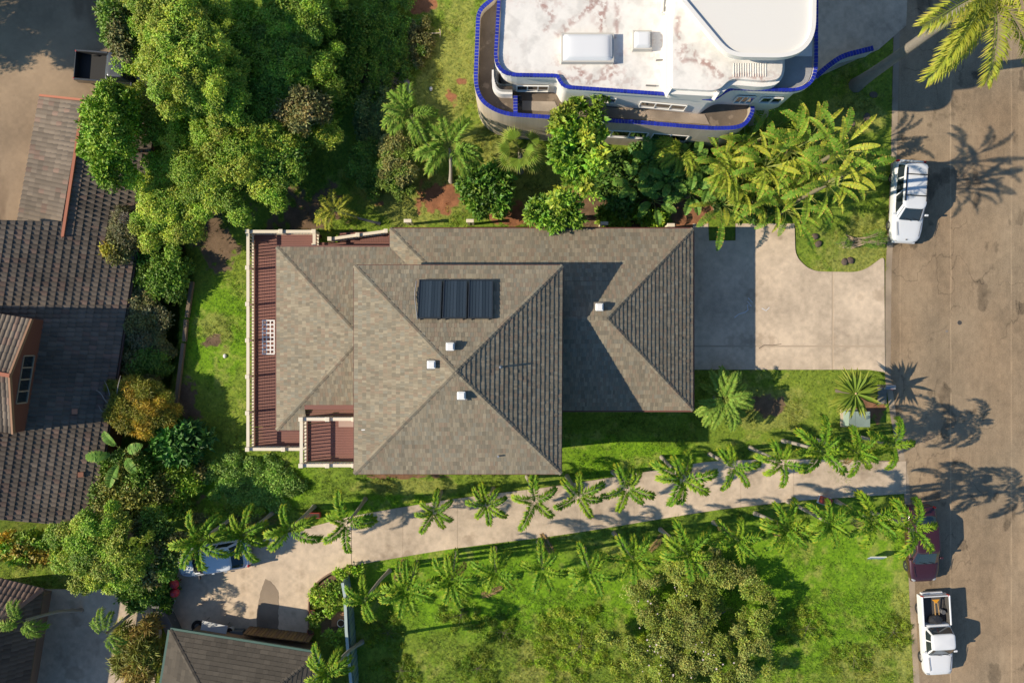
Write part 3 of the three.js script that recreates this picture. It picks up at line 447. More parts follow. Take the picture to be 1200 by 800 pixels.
  mesh('gravel_bed', prism(PX([[612, 118], [650, 119], [656, 131], [612, 129]], yT + 0.02), yT, yT + 0.03), std(0.62, 0.52, 0.42, 1, { bumpMap: grain, bumpScale: 0.05, map: cloudy }), house);
  mesh('gravel_bed', prism(PX([[660, 122], [826, 134], [832, 146], [740, 139.5], [660, 134]], yT + 0.02), yT, yT + 0.03), std(0.52, 0.42, 0.33, 1, { bumpMap: grain, bumpScale: 0.05, map: cloudy }), house);
  // upper storey: walls up to the roof edge with a raised blue cap
  const roofO = round([[590, -90, 0], [583, 30, 0], [579.5, 88, 26], [653, 89.5, 2], [660, 102.5, 6], [780, 111, 0], [837, 117, 4], [846, 110, 6], [856, 104, 6], [938, 107, 18], [955.5, 92, 20], [956, -90, 0]], 0, 7);
  const ro = PX(roofO, yR), cen = V(4, 0, -18), inset = (pts, d) => pts.map((p, i) => { const a = pts[(i + pts.length - 1) % pts.length], b = pts[(i + 1) % pts.length], n = V(-(b.z - a.z), 0, b.x - a.x).normalize(); const q = p.clone().addScaledVector(n, d); return q; });
  const s0 = inset(ro, 0.18), sgn = Math.abs(s0[20].z) > Math.abs(ro[20].z) ? 1 : -1, ins = d => inset(ro, d * sgn);
  mesh('upper_wall', prism(ins(0.14), 0, yR - 0.06), PLAIN, house);
  mesh('roof_slab', roofUV(prism(ins(0.13), yR - 0.055, yR - 0.01), yR), ROOFW, house);
  const edge = ro.slice(0, ro.length); mesh('parapet', ribbon(edge, yR - 0.25, yR + 0.14, 0.16), PLAIN, house); tileCap(house, edge, 0.17, yR + 0.143);
  // windows of the upper storey
  const out = V(0, 0, 1), w = (x0, y0, x1, y1, h0, h1, n) => wallWindow(house, P(x0, y0, yR).add(V(0, 0, -0.1)), P(x1, y1, yR).add(V(0, 0, -0.1)), 0, 1, h0, h1, n, out);
  w(606, 89.5, 645, 90, yT + 0.5, yT + 1.3, 3); w(712, 106, 727, 107.2, yT + 0.9, yT + 1.5, 2); w(758, 109.3, 814, 114.5, yT + 0.55, yT + 1.35, 3); w(874, 105.5, 896, 106.2, yT + 0.7, yT + 1.7, 3); w(905, 106.2, 930, 107, yT + 0.8, yT + 1.6, 2);
  const w2 = (x0, y0, x1, y1, n) => wallWindow(house, P(x0, y0, yT + 0.55).add(V(0, 0, 0.1)), P(x1, y1, yT + 0.55).add(V(0, 0, 0.1)), 0, 1, 1.9, 3.1, n, out);
  w2(700, 140.6, 766, 144.4, 3); w2(772, 145, 815, 148.5, 2);
  // curved corner window with its pale sill
  const arc = PX(round([[579.5, 62, 0], [579.5, 88, 26], [601, 88.5, 0]], 0, 10), yR).map(p => p.add(V(-0.02, 0, 0.05)));
  mesh('curved_window', ribbon(arc, yT + 0.7, yT + 1.7, 0.1), GLASS, house); mesh('curved_sill', ribbon(arc, yT, yT + 0.7, 0.34), PLAIN, house);
  // upper level: stair roof and the tall front roof
  const mid = PX(round([[788, 26, 0], [787.5, 103.5, 2], [843, 106.5, 12], [856, 91.5, 10], [898, 95, 8], [917.5, 92, 14], [918, 60, 0], [850, -90, 0], [798, -90, 0], [790, 12, 4]], 0, 6), 8.0);
  mesh('stair_roof', roofUV(prism(mid, 7.72, 8.0, 0.03), 8.0), ROOFW, house);
  mesh('stair_wall', prism(inset(mid, 0.35).map((p, i) => p.lerp(V(9.5, p.y, -16), 0.04)), yR - 0.05, 7.72), PLAIN, house);
  const hi = PX(round([[794, -90, 0], [797, -4, 0], [850, 60, 16], [866, 65, 8], [930, 66, 24], [953, 45, 22], [955, -90, 0]], 0, 8), 9.2);
  mesh('tower_roof', roofUV(prism(hi, 8.95, 9.15, 0), 9.15), std(0.72, 0.7, 0.65, 0.7, { bumpMap: grain, bumpScale: 0.004 }), house);
  mesh('tower_parapet', ribbon(hi.slice(0, hi.length), 8.9, 9.3, 0.2), PLAIN, house);
  mesh('tower_wall', prism(hi.map(p => p.clone().lerp(V(11, 0, -20), 0.1)), yR - 0.05, 8.95), PLAIN, house);
  mesh('rain_canopy_rib', merge(Array.from({ length: 14 }, (_, i) => bx(-0.015, 0.015, 0, 0.03, -0.33, 0.33).translate(P(860 + i * 2.9, 82, 8.0).x, 8.001, P(860, 82, 8).z))), PLAIN, house, 'stuff');
  // narrow light well between the roofs
  mesh('light_well_wall', merge([bx(P(781.5, 0, 7.5).x, P(783, 0, 7.5).x, yR - 0.05, 7.5, P(0, 26, 7.5).z, P(0, 108, 7.5).z), bar(P(780.5, 112, 7.6), P(787, 102, 7.95), 0.12), bar(P(836, 116, 7.5), P(842, 107, 7.9), 0.16)]), PLAIN, house);
  mesh('light_well_floor', bx(P(783.2, 0, yR).x, P(788, 0, yR).x, yR - 0.009, yR + 0.004, P(0, 27, yR).z, P(0, 110, yR).z), PLAIN, house);
  // skylights and hatches
  const skylight = (x0, y0, x1, y1, n) => { const g = new THREE.Group(); g.name = 'skylight'; house.add(g); const a = P(x0, y0, yR + 0.35), b = P(x1, y1, yR + 0.35), y = yR;
    mesh('curb', merge([bx(a.x, a.x + 0.08, y - 0.01, y + 0.33, a.z, b.z), bx(b.x - 0.08, b.x, y - 0.01, y + 0.33, a.z, b.z), bx(a.x + 0.08, b.x - 0.08, y - 0.01, y + 0.329, a.z, a.z + 0.08), bx(a.x + 0.08, b.x - 0.08, y - 0.01, y + 0.329, b.z - 0.08, b.z)]), std(0.5, 0.48, 0.43, 0.6), g);
    const W = b.x - a.x - 0.12, D = b.z - a.z - 0.12, dome = new THREE.PlaneGeometry(W, D, 16, 12); dome.rotateX(-Math.PI / 2); const p = dome.attributes.position; for (let i = 0; i < p.count; i++) { const u = 2 * p.getX(i) / W, v = 2 * p.getZ(i) / D; p.setY(i, 0.22 * Math.sqrt(Math.max(0, (1 - u ** 6) * (1 - v ** 6)))); } dome.computeVertexNormals(); dome.translate((a.x + b.x) / 2, y + 0.31, (a.z + b.z) / 2);
    mesh('dome', dome, new THREE.MeshPhysicalMaterial({ color: C(0.72, 0.73, 0.74), roughness: 0.25, clearcoat: 0.6, side: THREE.DoubleSide }), g); };
  skylight(658, 38, 719.5, 72.5); skylight(742, 35, 764, 57.5);
  const hatch = new THREE.Group(); hatch.name = 'roof_hatch'; house.add(hatch);
  mesh('hatch_frame', merge([bar(P(777, -14, 7.2), P(775.5, 15.5, 7.2), 0.08, 0.2), bar(P(775.5, 15.5, 7.2), P(781, 15.5, 7.2), 0.07, 0.2), bar(P(781, 15.5, 7.2), P(790, -10, 7.2), 0.08, 0.2), bar(P(784, -10, 7.2), P(780, 8, 7.2), 0.05, 0.2)]), PLAIN, hatch);
  mesh('roof_stub', merge([bar(P(769, 70.5, 7.05), P(777, 70, 7.05), 0.06, 0.1), bar(P(757, 100, 7.05), P(769, 100.5, 7.05), 0.06, 0.08)]), std(0.2, 0.19, 0.18, 0.6), house);
  // roof terrace in the right corner
  mesh('corner_floor', prism(PX(round([[918, 66, 0], [952, 66, 0], [952, 90, 14], [936, 103.5, 14], [862, 101, 0], [862, 97, 0], [905, 97, 0]], 0, 5), yR), yR - 0.009, yR + 0.006), std(0.36, 0.36, 0.36, 0.9, { map: cloudy, bumpMap: grain, bumpScale: 0.01 }), house);
  mesh('brown_box', bx(P(862, 0, 7.2).x, P(884, 0, 7.2).x, yR, yR + 0.3, P(0, 97, 7.2).z, P(0, 102, 7.2).z), std(0.2, 0.12, 0.07, 0.8), house);
  mesh('bucket', new THREE.CylinderGeometry(0.2, 0.17, 0.35, 16).translate(...P(607.5, 116, yT + 0.2).toArray()), BLACK, house);
  mesh('roof_bowl', new THREE.CylinderGeometry(0.14, 0.1, 0.12, 14).translate(...P(784.5, 87, yR + 0.08).toArray()), WHITE, house);
  AREAS.push([[565, -100], [562, 118], [590, 130], [840, 165], [880, 155], [940, 140], [950, -100]]);
  // curved garden wall with blue cap
  const gw = thing('garden_wall', 'low curved white garden wall with blue tile cap beside the white house', 'wall'), path = PX(round([[956, 90, 0], [972, 76, 12], [988, 65, 10], [1008, 60, 14], [1024, 56, 0]], 8, 6), 1.1);
  mesh('wall', ribbon(path, 0, 1.08, 0.24), PLAIN, gw); tileCap(gw, path, 0.28, 1.083);
}
// ---------------------------------------------------------------- tiled house on the left
{
  const house = thing('tiled_house', 'long house with dark rolled tile roofs and a gabled upper room with windows', 'house'), TW = [0.26, 0.26];
  const plane = (px, col = tileColor, parent = house, o = {}) => { const poly = px.map(p => P(...p)); const s = new Soup(); roofCourses(s, poly, { e: 0.4, w: TW, th: 0.035, arch: 0.05, color: col, ...o }); mesh('roof_tiles', s.geo(), ROOFING, parent, 'stuff'); mesh('roof_boarding', deckGeo(poly, 0.02), DECKING, parent); return poly; };
  // big slope that falls to the right: eave from (163,262) to (108,618) at 3 m; heights follow its pitch
  const EH = 1.2, E0 = P(163, 262, EH), E1 = P(108, 618, EH), u = E1.clone().sub(E0).setY(0).normalize(), nrm = V(-u.z, 0, u.x); if (nrm.x > 0) nrm.negate(); const pitch = 0.4;
  const on = (px, py) => { let h = 4; for (let i = 0; i < 12; i++) { const p = P(px, py, h); h = EH + Math.max(-1, p.clone().sub(E0).setY(0).dot(nrm)) * pitch; } return h; };
  const pt = (px, py) => [px, py, on(px, py)];
  const up = E0.clone().addScaledVector(u, -7.5);
  { const poly = [E0, E1, ...[[-60, 604], [-60, 256], [0, 264], [74, 276]].map(p => P(...pt(...p)))]; const s = new Soup(); // two convex pieces with a common eave
    roofCourses(s, [poly[0], poly[1], poly[2], poly[3]], { e: 0.4, w: TW, th: 0.04, arch: 0.05, color: tileColor });
    const q = [up, E0, P(...pt(73, 277)), P(...pt(97, 118))];
    roofCourses(s, q, { e: 0.4, w: TW, th: 0.04, arch: 0.05, color: tileColor });
    mesh('roof_tiles', s.geo(), ROOFING, house, 'stuff'); mesh('roof_boarding', deckGeo([poly[0], poly[1], poly[2], poly[3]], 0.02), DECKING, house); mesh('roof_boarding', deckGeo(q, 0.02), DECKING, house); }
  // wing with the slope that falls to the left, seen in full sun
  const r0 = pt(97, 118), r1 = pt(73, 277), eh = r0[2] - 1.0;
  plane([[19, 264, eh], [46, 112, eh], [r0[0], r0[1], r0[2] + 0.03], [r1[0], r1[1], r1[2] + 0.03]], tileColor, house, { th: 0.02, arch: 0.05 });
  const TERRA = std(0.36, 0.13, 0.075, 0.85);
  mesh('ridge_tiles', merge([bar(P(r0[0], r0[1], r0[2] + 0.07), P(r1[0], r1[1], r1[2] + 0.07), 0.16, 0.1), bar(P(46, 111.5, eh + 0.03), P(r0[0], r0[1] - 1, r0[2] + 0.05), 0.12, 0.08), bar(P(19, 265, eh + 0.03), P(r1[0], r1[1] + 1, r1[2] + 0.05), 0.12, 0.08)]), TERRA, house);
  mesh('wall', prism(PX([[48, 120], [92, 122], [70, 268], [24, 258]], eh), 0, eh - 0.15), std(0.3, 0.2, 0.14, 0.9), house);
  mesh('wall', prism([E0.clone().addScaledVector(nrm, 0.6).addScaledVector(u, 0.8), E1.clone().addScaledVector(nrm, 0.6).addScaledVector(u, -0.5), P(-60, 600, 3), P(-60, 270, 3)], -2, EH - 0.1), std(0.26, 0.11, 0.07, 0.9), house);
  mesh('gutter', bar(E0.clone().addScaledVector(u, -7.5).setY(EH - 0.1).addScaledVector(nrm, -0.06), E1.clone().setY(EH - 0.1).addScaledVector(nrm, -0.06), 0.12, 0.12), std(0.1, 0.055, 0.04, 0.7), house);
  // gabled upper room
  const a = [37, 374, 4.35], b = [15, 508, 4.35], c = [11, 440, 5.15], far = (p, d) => [p[0] - d, p[1] - d * 0.17, p[2]];
  plane([far(a, 80), a, c, far(c, 80)], tileColor, house, { th: 0.02, arch: 0.05 }); plane([b, far(b, 80), far(c, 80), c], tileColor, house, { th: 0.02, arch: 0.05 });
  const inn = (p, dx, dh) => P(p[0] - dx, p[1], p[2] + dh);
  { const A = inn(a, 5, -0.2), B = inn(b, 5, -0.2), Cc = inn(c, 4, -0.2), s = new Soup(), k = C(1, 1, 1), A0 = A.clone().setY(1.2), B0 = B.clone().setY(1.2), Al = P(-70, 356, 4.4), Bl = P(-70, 494, 4.4);
    s.quad(A0, B0, B, A, k); s.tri(A, B, Cc, k); s.quad(A0, A, Al, Al.clone().setY(1.2), k); s.quad(B0, B, Bl, Bl.clone().setY(1.2), k); mesh('gable_wall', s.geo(), std(0.2, 0.075, 0.05, 0.9), house);
    wallWindow(house, A, B, 0.32, 0.74, 3.1, 4.0, 4, V(1, 0, 0), std(0.4, 0.33, 0.25, 0.6)); }
  mesh('verge_board', merge([bar(P(...a), P(...c), 0.1, 0.2), bar(P(...c), P(...b), 0.1, 0.2)]), std(0.34, 0.19, 0.11, 0.8), house);
  mesh('ridge_tiles', bar(P(c[0], c[1], c[2] + 0.06), P(-70, 426, c[2] + 0.06), 0.2, 0.1), TERRA, house);
  for (const [x, y] of [[87, 482], [94, 556]]) mesh('odd_tile', bx(-0.14, 0.14, -0.02, 0.03, -0.14, 0.14).applyMatrix4(new THREE.Matrix4().makeRotationZ(-Math.atan(pitch))).translate(...P(x, y, on(x, y) + 0.1).toArray()), std(0.5, 0.22, 0.13, 0.8), house);
  AREAS.push([[-60, 270], [150, 280], [100, 600], [-60, 590]]);
  // small neighbouring roof at the bottom left
  const cottage = thing('tiled_cottage', 'small house corner with reddish brown tile hip roof beside the grey drive', 'house');
  const red = r => { const k = rr(0.75, 1.2, r); return C(0.15 * k, 0.1 * k, 0.076 * k); };
  const e0 = [50, 690, 3], e1 = [24, 860, 3], t0 = [-60, 664, 3], top = [-30, 752, 5.4];
  plane([e0, e1, [-60, 840, 5.2], top], red, cottage); plane([t0, e0, top, [-60, 742, 5.2]], red, cottage);
  mesh('hip_tiles', bar(P(50, 690, 3.07), P(-30, 752, 5.47), 0.2, 0.1), std(0.3, 0.16, 0.11, 0.85), cottage);
  mesh('wall', prism(PX([[24, 712], [0, 860], [-60, 850], [-60, 700]], 3), 0, 2.85), std(0.22, 0.15, 0.11, 0.9), cottage);
  AREAS.push([[-60, 670], [48, 690], [30, 860], [-60, 860]]);
}
// ---------------------------------------------------------------- grey house at the bottom
{
  const house = thing('grey_house', 'low house with dark grey shingled hip roof and green gutters beside the court', 'house');
  const e = 2.9, a = [199, 738, e], b = [373, 766, e], aL = [184, 830, e], bR = [364, 850, e], up = 0.36;
  const A = P(...a), B = P(...b), u = B.clone().sub(A).normalize(), n = V(-u.z, 0, u.x), L = B.distanceTo(A); if (n.z < 0) n.negate();
  const half = L / 2, peak = A.clone().addScaledVector(u, half).addScaledVector(n, half).setY(e + half * up);
  const Lf = A.clone().addScaledVector(n, L), Rf = B.clone().addScaledVector(n, L);
  const side = (p, q, c) => { const s = new Soup(); roofCourses(s, [p, q, peak], { color: c, e: 0.24, w: [0.28, 0.5], th: 0.02 }); mesh('roof_shingles', s.geo(), ROOFING, house, 'stuff'); mesh('roof_boarding', deckGeo([p, q, peak]), DECKING, house); };
  side(B, A, darkShingle); side(A, Lf, darkShingle); side(Rf, B, darkShingle);
  { const s = new Soup(); ridgeCaps(s, A, peak, darkShingle); ridgeCaps(s, B, peak, darkShingle); mesh('hip_caps', s.geo(), ROOFING, house, 'stuff'); }
  const GREEN = std(0.06, 0.12, 0.095, 0.5), dn = v => v.clone().setY(e - 0.06);
  mesh('gutter', bar(dn(A).addScaledVector(n, -0.07), dn(B).addScaledVector(n, -0.07), 0.12, 0.12), GREEN, house); mesh('gutter', bar(dn(A).addScaledVector(u, -0.07), dn(Lf).addScaledVector(u, -0.07), 0.12, 0.12), GREEN, house); mesh('gutter', bar(dn(B).addScaledVector(u, 0.07), dn(Rf).addScaledVector(u, 0.07), 0.12, 0.12), GREEN, house);
  const q = (p, f, g) => p.clone().addScaledVector(u, f).addScaledVector(n, g);
  mesh('wall', prism([q(A, 0.6, 0.6), q(B, -0.6, 0.6), q(Rf, -0.6, -0.6), q(Lf, 0.6, -0.6)], 0, e - 0.15), std(0.3, 0.19, 0.11, 0.9), house);
  AREAS.push([[200, 738], [366, 760], [366, 860], [190, 860]]);
}
// ---------------------------------------------------------------- vehicles (nose along +x, wheels on y = 0)
const paint = (r, g, b, m = 0) => new THREE.MeshPhysicalMaterial({ color: C(r, g, b), roughness: 0.42, metalness: m, clearcoat: 1, clearcoatRoughness: 0.06, side: THREE.DoubleSide });
const sup = (t, n) => Math.pow(Math.max(0, 1 - Math.pow(Math.abs(t), n)), 1 / n);
function loft(rings) { const n = rings[0].length, pos = [], idx = []; rings.forEach(r => r.forEach(p => pos.push(p.x, p.y, p.z))); for (let i = 0; i < rings.length - 1; i++) for (let j = 0; j < n; j++) { const a = i * n + j, b = i * n + (j + 1) % n; idx.push(a, a + n, b, b, a + n, b + n); } const g = new THREE.BufferGeometry(); g.setAttribute('position', new THREE.Float32BufferAttribute(pos, 3)); g.setIndex(idx); g.computeVertexNormals(); g.setAttribute('uv', new THREE.Float32BufferAttribute(new Float32Array(pos.length / 3 * 2), 2)); return g; }
function vehicle(name, label, pos, turn, o, group) {
  const { L, W, roof, belt, color, cab, type } = o, root = thing(name, label, o.category || 'car', pos, turn, group), w = W / 2, P0 = color;
  // body: stations from tail to nose [x, half width, top]
  const N = 40, ring = (x, hw, top, bot) => Array.from({ length: N }, (_, i) => { const a = i / N * Math.PI * 2, c = Math.cos(a), s = Math.sin(a), e = 2 / 4.6, mid = (top + bot) / 2, hh = (top - bot) / 2; return V(x, mid + hh * Math.sign(s) * Math.pow(Math.abs(s), e), hw * Math.sign(c) * Math.pow(Math.abs(c), e)); });
  const st = o.stations.map(([f, k, t]) => ring((f - 0.5) * L, k * w, t, 0.24)); const f0 = o.stations[0], f1 = o.stations[o.stations.length - 1];
  st.unshift(ring((f0[0] - 0.5) * L - 0.04, f0[1] * w * 0.8, f0[2] * 0.9, 0.36), ring((f0[0] - 0.5) * L - 0.045, 0.01, 0.5, 0.49)); st.unshift(st.splice(1, 1)[0]);
  st.push(ring((f1[0] - 0.5) * L + 0.04, f1[1] * w * 0.8, f1[2] * 0.9, 0.34), ring((f1[0] - 0.5) * L + 0.045, 0.01, 0.5, 0.49));
  mesh('body', loft(st), P0, root);
  // cabin: rounded plan that narrows upwards
  const [xr0, xf0, xr1, xf1] = cab.map(f => (f - 0.5) * L), nS = 7, prof = y => { const t = clamp((y - belt) / (roof - belt)); return [lerp(xr0, xr1, t), lerp(xf0, xf1, t), lerp(0.93, o.top ?? 0.76, t) * w]; };
  const cabRing = (y, k = 1) => { const [a, b, hw] = prof(y), cx = (a + b) / 2, hx = (b - a) / 2; return Array.from({ length: 48 }, (_, i) => { const t = i / 48 * Math.PI * 2, c = Math.cos(t), s = Math.sin(t), e = 2 / nS; return V(cx + k * hx * Math.sign(c) * Math.pow(Math.abs(c), e), y, k * hw * Math.sign(s) * Math.pow(Math.abs(s), e)); }); };
  const rings = [cabRing(belt - 0.12)]; for (let i = 0; i <= 6; i++) rings.push(cabRing(lerp(belt, roof - 0.05, i / 6))); rings.push(cabRing(roof - 0.05, 0.97).map(p => p.setY(roof - 0.015)), cabRing(roof, 0.85).map(p => p.setY(roof + 0.008)), cabRing(roof, 0.4).map(p => p.setY(roof + 0.025)), cabRing(roof, 0.01).map(p => p.setY(roof + 0.028)));
  mesh('cabin', loft(rings), P0, root);
  const pane = (nm, f, nu, nv) => { const s = new Soup(), k = C(1, 1, 1); for (let i = 0; i < nu; i++) for (let j = 0; j < nv; j++) s.quad(f(i / nu, j / nv), f((i + 1) / nu, j / nv), f((i + 1) / nu, (j + 1) / nv), f(i / nu, (j + 1) / nv), k); const g = s.geo(); mesh(nm, g, GLASS, root); };
  const y0 = belt + 0.03, y1 = roof - 0.08;
  pane('windshield', (u, v) => { const y = lerp(y0, y1, v), [a, b, hw] = prof(y), s = lerp(-0.9, 0.9, u); return V((a + b) / 2 + (b - a) / 2 * sup(s, nS) + 0.012, y + 0.006, s * hw); }, 8, 3);
  pane('rear_window', (u, v) => { const y = lerp(y0 + 0.04, y1, v), [a, b, hw] = prof(y), s = lerp(-0.86, 0.86, u); return V((a + b) / 2 - (b - a) / 2 * sup(s, nS) - 0.012, y + 0.004, s * hw); }, 8, 3);
  for (const sd of [-1, 1]) for (const [a0, a1] of o.side || [[0.1, 0.45], [0.49, 0.88]]) pane('side_window', (u, v) => { const y = lerp(y0 + 0.02, y1 - 0.03, v), [a, b, hw] = prof(y), x = lerp(a, b, lerp(a0, a1, u)), s = (x - (a + b) / 2) / ((b - a) / 2); return V(x, y, sd * (hw * sup(s, nS) + 0.012)); }, 5, 2);
  // lights, mirrors, handles, wheels
  const lamp = std(0.32, 0.34, 0.36, 0.12), tail = std(0.4, 0.02, 0.02, 0.25);
  for (const sd of [-1, 1]) {
    const hN = o.stations[o.stations.length - 2], tN = o.stations[1];
    const hl = new THREE.SphereGeometry(1, 14, 10); hl.scale(0.17, 0.055, 0.15); hl.translate(L / 2 - 0.17, hN[2] - 0.13, sd * (hN[1] * w - 0.2)); mesh('headlight', hl, lamp, root);
    const tl = rbx(0.12, 0.26, 0.14, 0.04, -L / 2 + 0.05, (o.tailY ?? 0.82), sd * (tN[1] * w - 0.08)); mesh('taillight', tl, tail, root);
    const mx = o.mirror ?? xf0 - 0.35; mesh('mirror', merge([rbx(0.12, 0.15, 0.22, 0.04, mx, belt + 0.08, sd * (w + 0.03))]), o.mirrorMat || P0, root);
    for (const f of o.axles) { const q = new THREE.Group(); q.name = 'wheel'; q.position.set(f * L, o.wr || 0.32, sd * (w - 0.1)); root.add(q); mesh('tyre', new THREE.TorusGeometry((o.wr || 0.32) - 0.09, 0.1, 10, 28), RUBBER, q); mesh('rim', new THREE.CylinderGeometry(0.2, 0.2, 0.12, 20).rotateX(Math.PI / 2), CHROME, q); mesh('hub', new THREE.CylinderGeometry(0.05, 0.05, 0.16, 10).rotateX(Math.PI / 2), BLACK, q); }
    for (const hx of o.handles || [0.02, -0.16]) mesh('door_handle', rbx(0.16, 0.035, 0.03, 0.01, hx * L, belt - 0.1, sd * (w - 0.005)), P0, root);
  }
  mesh('front_bumper', rbx(0.14, 0.2, W * 0.74, 0.05, L / 2 - 0.01, 0.4, 0), o.bumper || P0, root); mesh('rear_bumper', rbx(0.14, 0.22, W * 0.76, 0.05, -L / 2 + 0.0, 0.42, 0), o.bumper || P0, root);
  { const gs = []; const hx0 = xf0 + 0.1, hx1 = L / 2 - 0.3, ty = o.stations.find(q => q[0] >= 0.85)[2]; for (const s of [-1, 1]) gs.push(bar(V(hx0, belt + 0.035, s * w * 0.78), V(hx1, ty + 0.012, s * w * 0.68), 0.02, 0.02)); mesh('bonnet_seam', merge(gs), BLACK, root); }
  mesh('wiper', merge([bar(prof(y0)[1] && V(prof(y0)[1] + 0.04, y0 + 0.03, -0.1), V(lerp(xf0, xf1, 0.25) + 0.03, lerp(y0, y1, 0.22), 0.42), 0.02), bar(V(prof(y0)[1] + 0.04, y0 + 0.03, -0.55), V(lerp(xf0, xf1, 0.25) + 0.03, lerp(y0, y1, 0.22), -0.08), 0.02)]), BLACK, root);
  root.userData.prof = undefined; delete root.userData.prof;
  return root;
}
{ // white estate parked facing down the road
  const c = vehicle('suv', 'white estate car with black roof rack parked on the road by the small lawn', P(1064, 236, 0.7).setY(0.03), -Math.PI / 2 - 0.06, { L: 4.65, W: 1.8, roof: 1.62, belt: 0.98, color: paint(0.66, 0.69, 0.72), cab: [0.02, 0.75, 0.07, 0.6], top: 0.72, axles: [-0.3, 0.3], side: [[0.06, 0.3], [0.33, 0.58], [0.61, 0.9]], stations: [[0, 0.86, 0.92], [0.03, 0.94, 0.97], [0.15, 1, 1.0], [0.5, 1, 1.0], [0.72, 1, 0.99], [0.85, 0.97, 0.94], [0.94, 0.9, 0.86], [0.98, 0.78, 0.78], [1, 0.62, 0.66]] });
  for (const s of [-1, 1]) mesh('roof_rail', bar(V(-1.75, 1.66, s * 0.6), V(0.15, 1.66, s * 0.6), 0.05, 0.05), BLACK, c);
  for (const x of [-1.35, -0.15]) mesh('cross_bar', bar(V(x, 1.71, -0.66), V(x, 1.71, 0.66), 0.06, 0.03), BLACK, c);
  mesh('bonnet_badge', new THREE.CylinderGeometry(0.05, 0.05, 0.02, 14).rotateZ(-1.2).translate(2.22, 0.82, 0.0), BLACK, c);
}
vehicle('sedan', 'dark red car parked on the road edge under the palm row', P(1081, 637, 0.7).setY(0.03), -Math.PI / 2 + 0.05, { L: 4.3, W: 1.75, roof: 1.45, belt: 0.92, color: paint(0.06, 0.018, 0.024, 0.3), cab: [0.1, 0.76, 0.24, 0.56], axles: [-0.3, 0.31], stations: [[0, 0.8, 0.9], [0.03, 0.92, 0.95], [0.2, 1, 0.97], [0.5, 1, 0.95], [0.72, 1, 0.93], [0.86, 0.96, 0.88], [0.95, 0.88, 0.8], [1, 0.68, 0.68]] });
vehicle('silver_car', 'silver white car under the palms at the end of the long driveway', P(250, 654, 0.7).setY(0.06), Math.PI + 0.16, { L: 4.1, W: 1.72, roof: 1.46, belt: 0.93, color: paint(0.62, 0.66, 0.7), cab: [0.04, 0.78, 0.22, 0.58], axles: [-0.31, 0.31], mirrorMat: BLACK, stations: [[0, 0.8, 0.9], [0.03, 0.92, 0.95], [0.2, 1, 0.97], [0.5, 1, 0.95], [0.72, 1, 0.93], [0.86, 0.96, 0.88], [0.95, 0.88, 0.8], [1, 0.7, 0.68]] });
function pickup(label, pos, turn, color, bedMat, o = {}) {
  const L = o.L || 4.6, W = o.W || 1.66, c = vehicle('pickup_truck', label, pos, turn, { category: 'pickup', L, W, roof: 1.56, belt: 0.98, color, cab: [0.378, 0.74, 0.445, 0.62], top: 0.8, axles: [-0.3, 0.31], wr: 0.33, side: [[0.08, 0.42], [0.48, 0.9]], handles: [0.0], mirror: 0.19 * L, bumper: o.bumper, stations: [[0.37, 0.98, 0.98], [0.42, 1, 1.0], [0.6, 1, 1.0], [0.74, 1, 0.98], [0.86, 0.99, 0.93], [0.95, 0.95, 0.88], [1, 0.84, 0.76]] });
  const w = W / 2, x0 = -L / 2 + 0.02, x1 = -0.12 * L;
  mesh('bed_floor', bx(x0, x1, 0.42, 0.5, -w + 0.07, w - 0.07), bedMat, c); mesh('bed_liner', merge([bx(x0 + 0.06, x1, 0.5, 0.93, -w + 0.07, -w + 0.12), bx(x0 + 0.06, x1, 0.5, 0.93, w - 0.12, w - 0.07), bx(x1 - 0.05, x1, 0.5, 0.95, -w + 0.12, w - 0.12)]), bedMat, c);
  for (const s of [-1, 1]) mesh('bed_side', rbx(x1 - x0, 0.62, 0.1, 0.04, (x0 + x1) / 2, 0.66, s * (w - 0.05)), color, c);
  mesh('tailgate', rbx(0.07, 0.52, W - 0.18, 0.03, x0 + 0.03, 0.69, 0), color, c);
  return c;
}
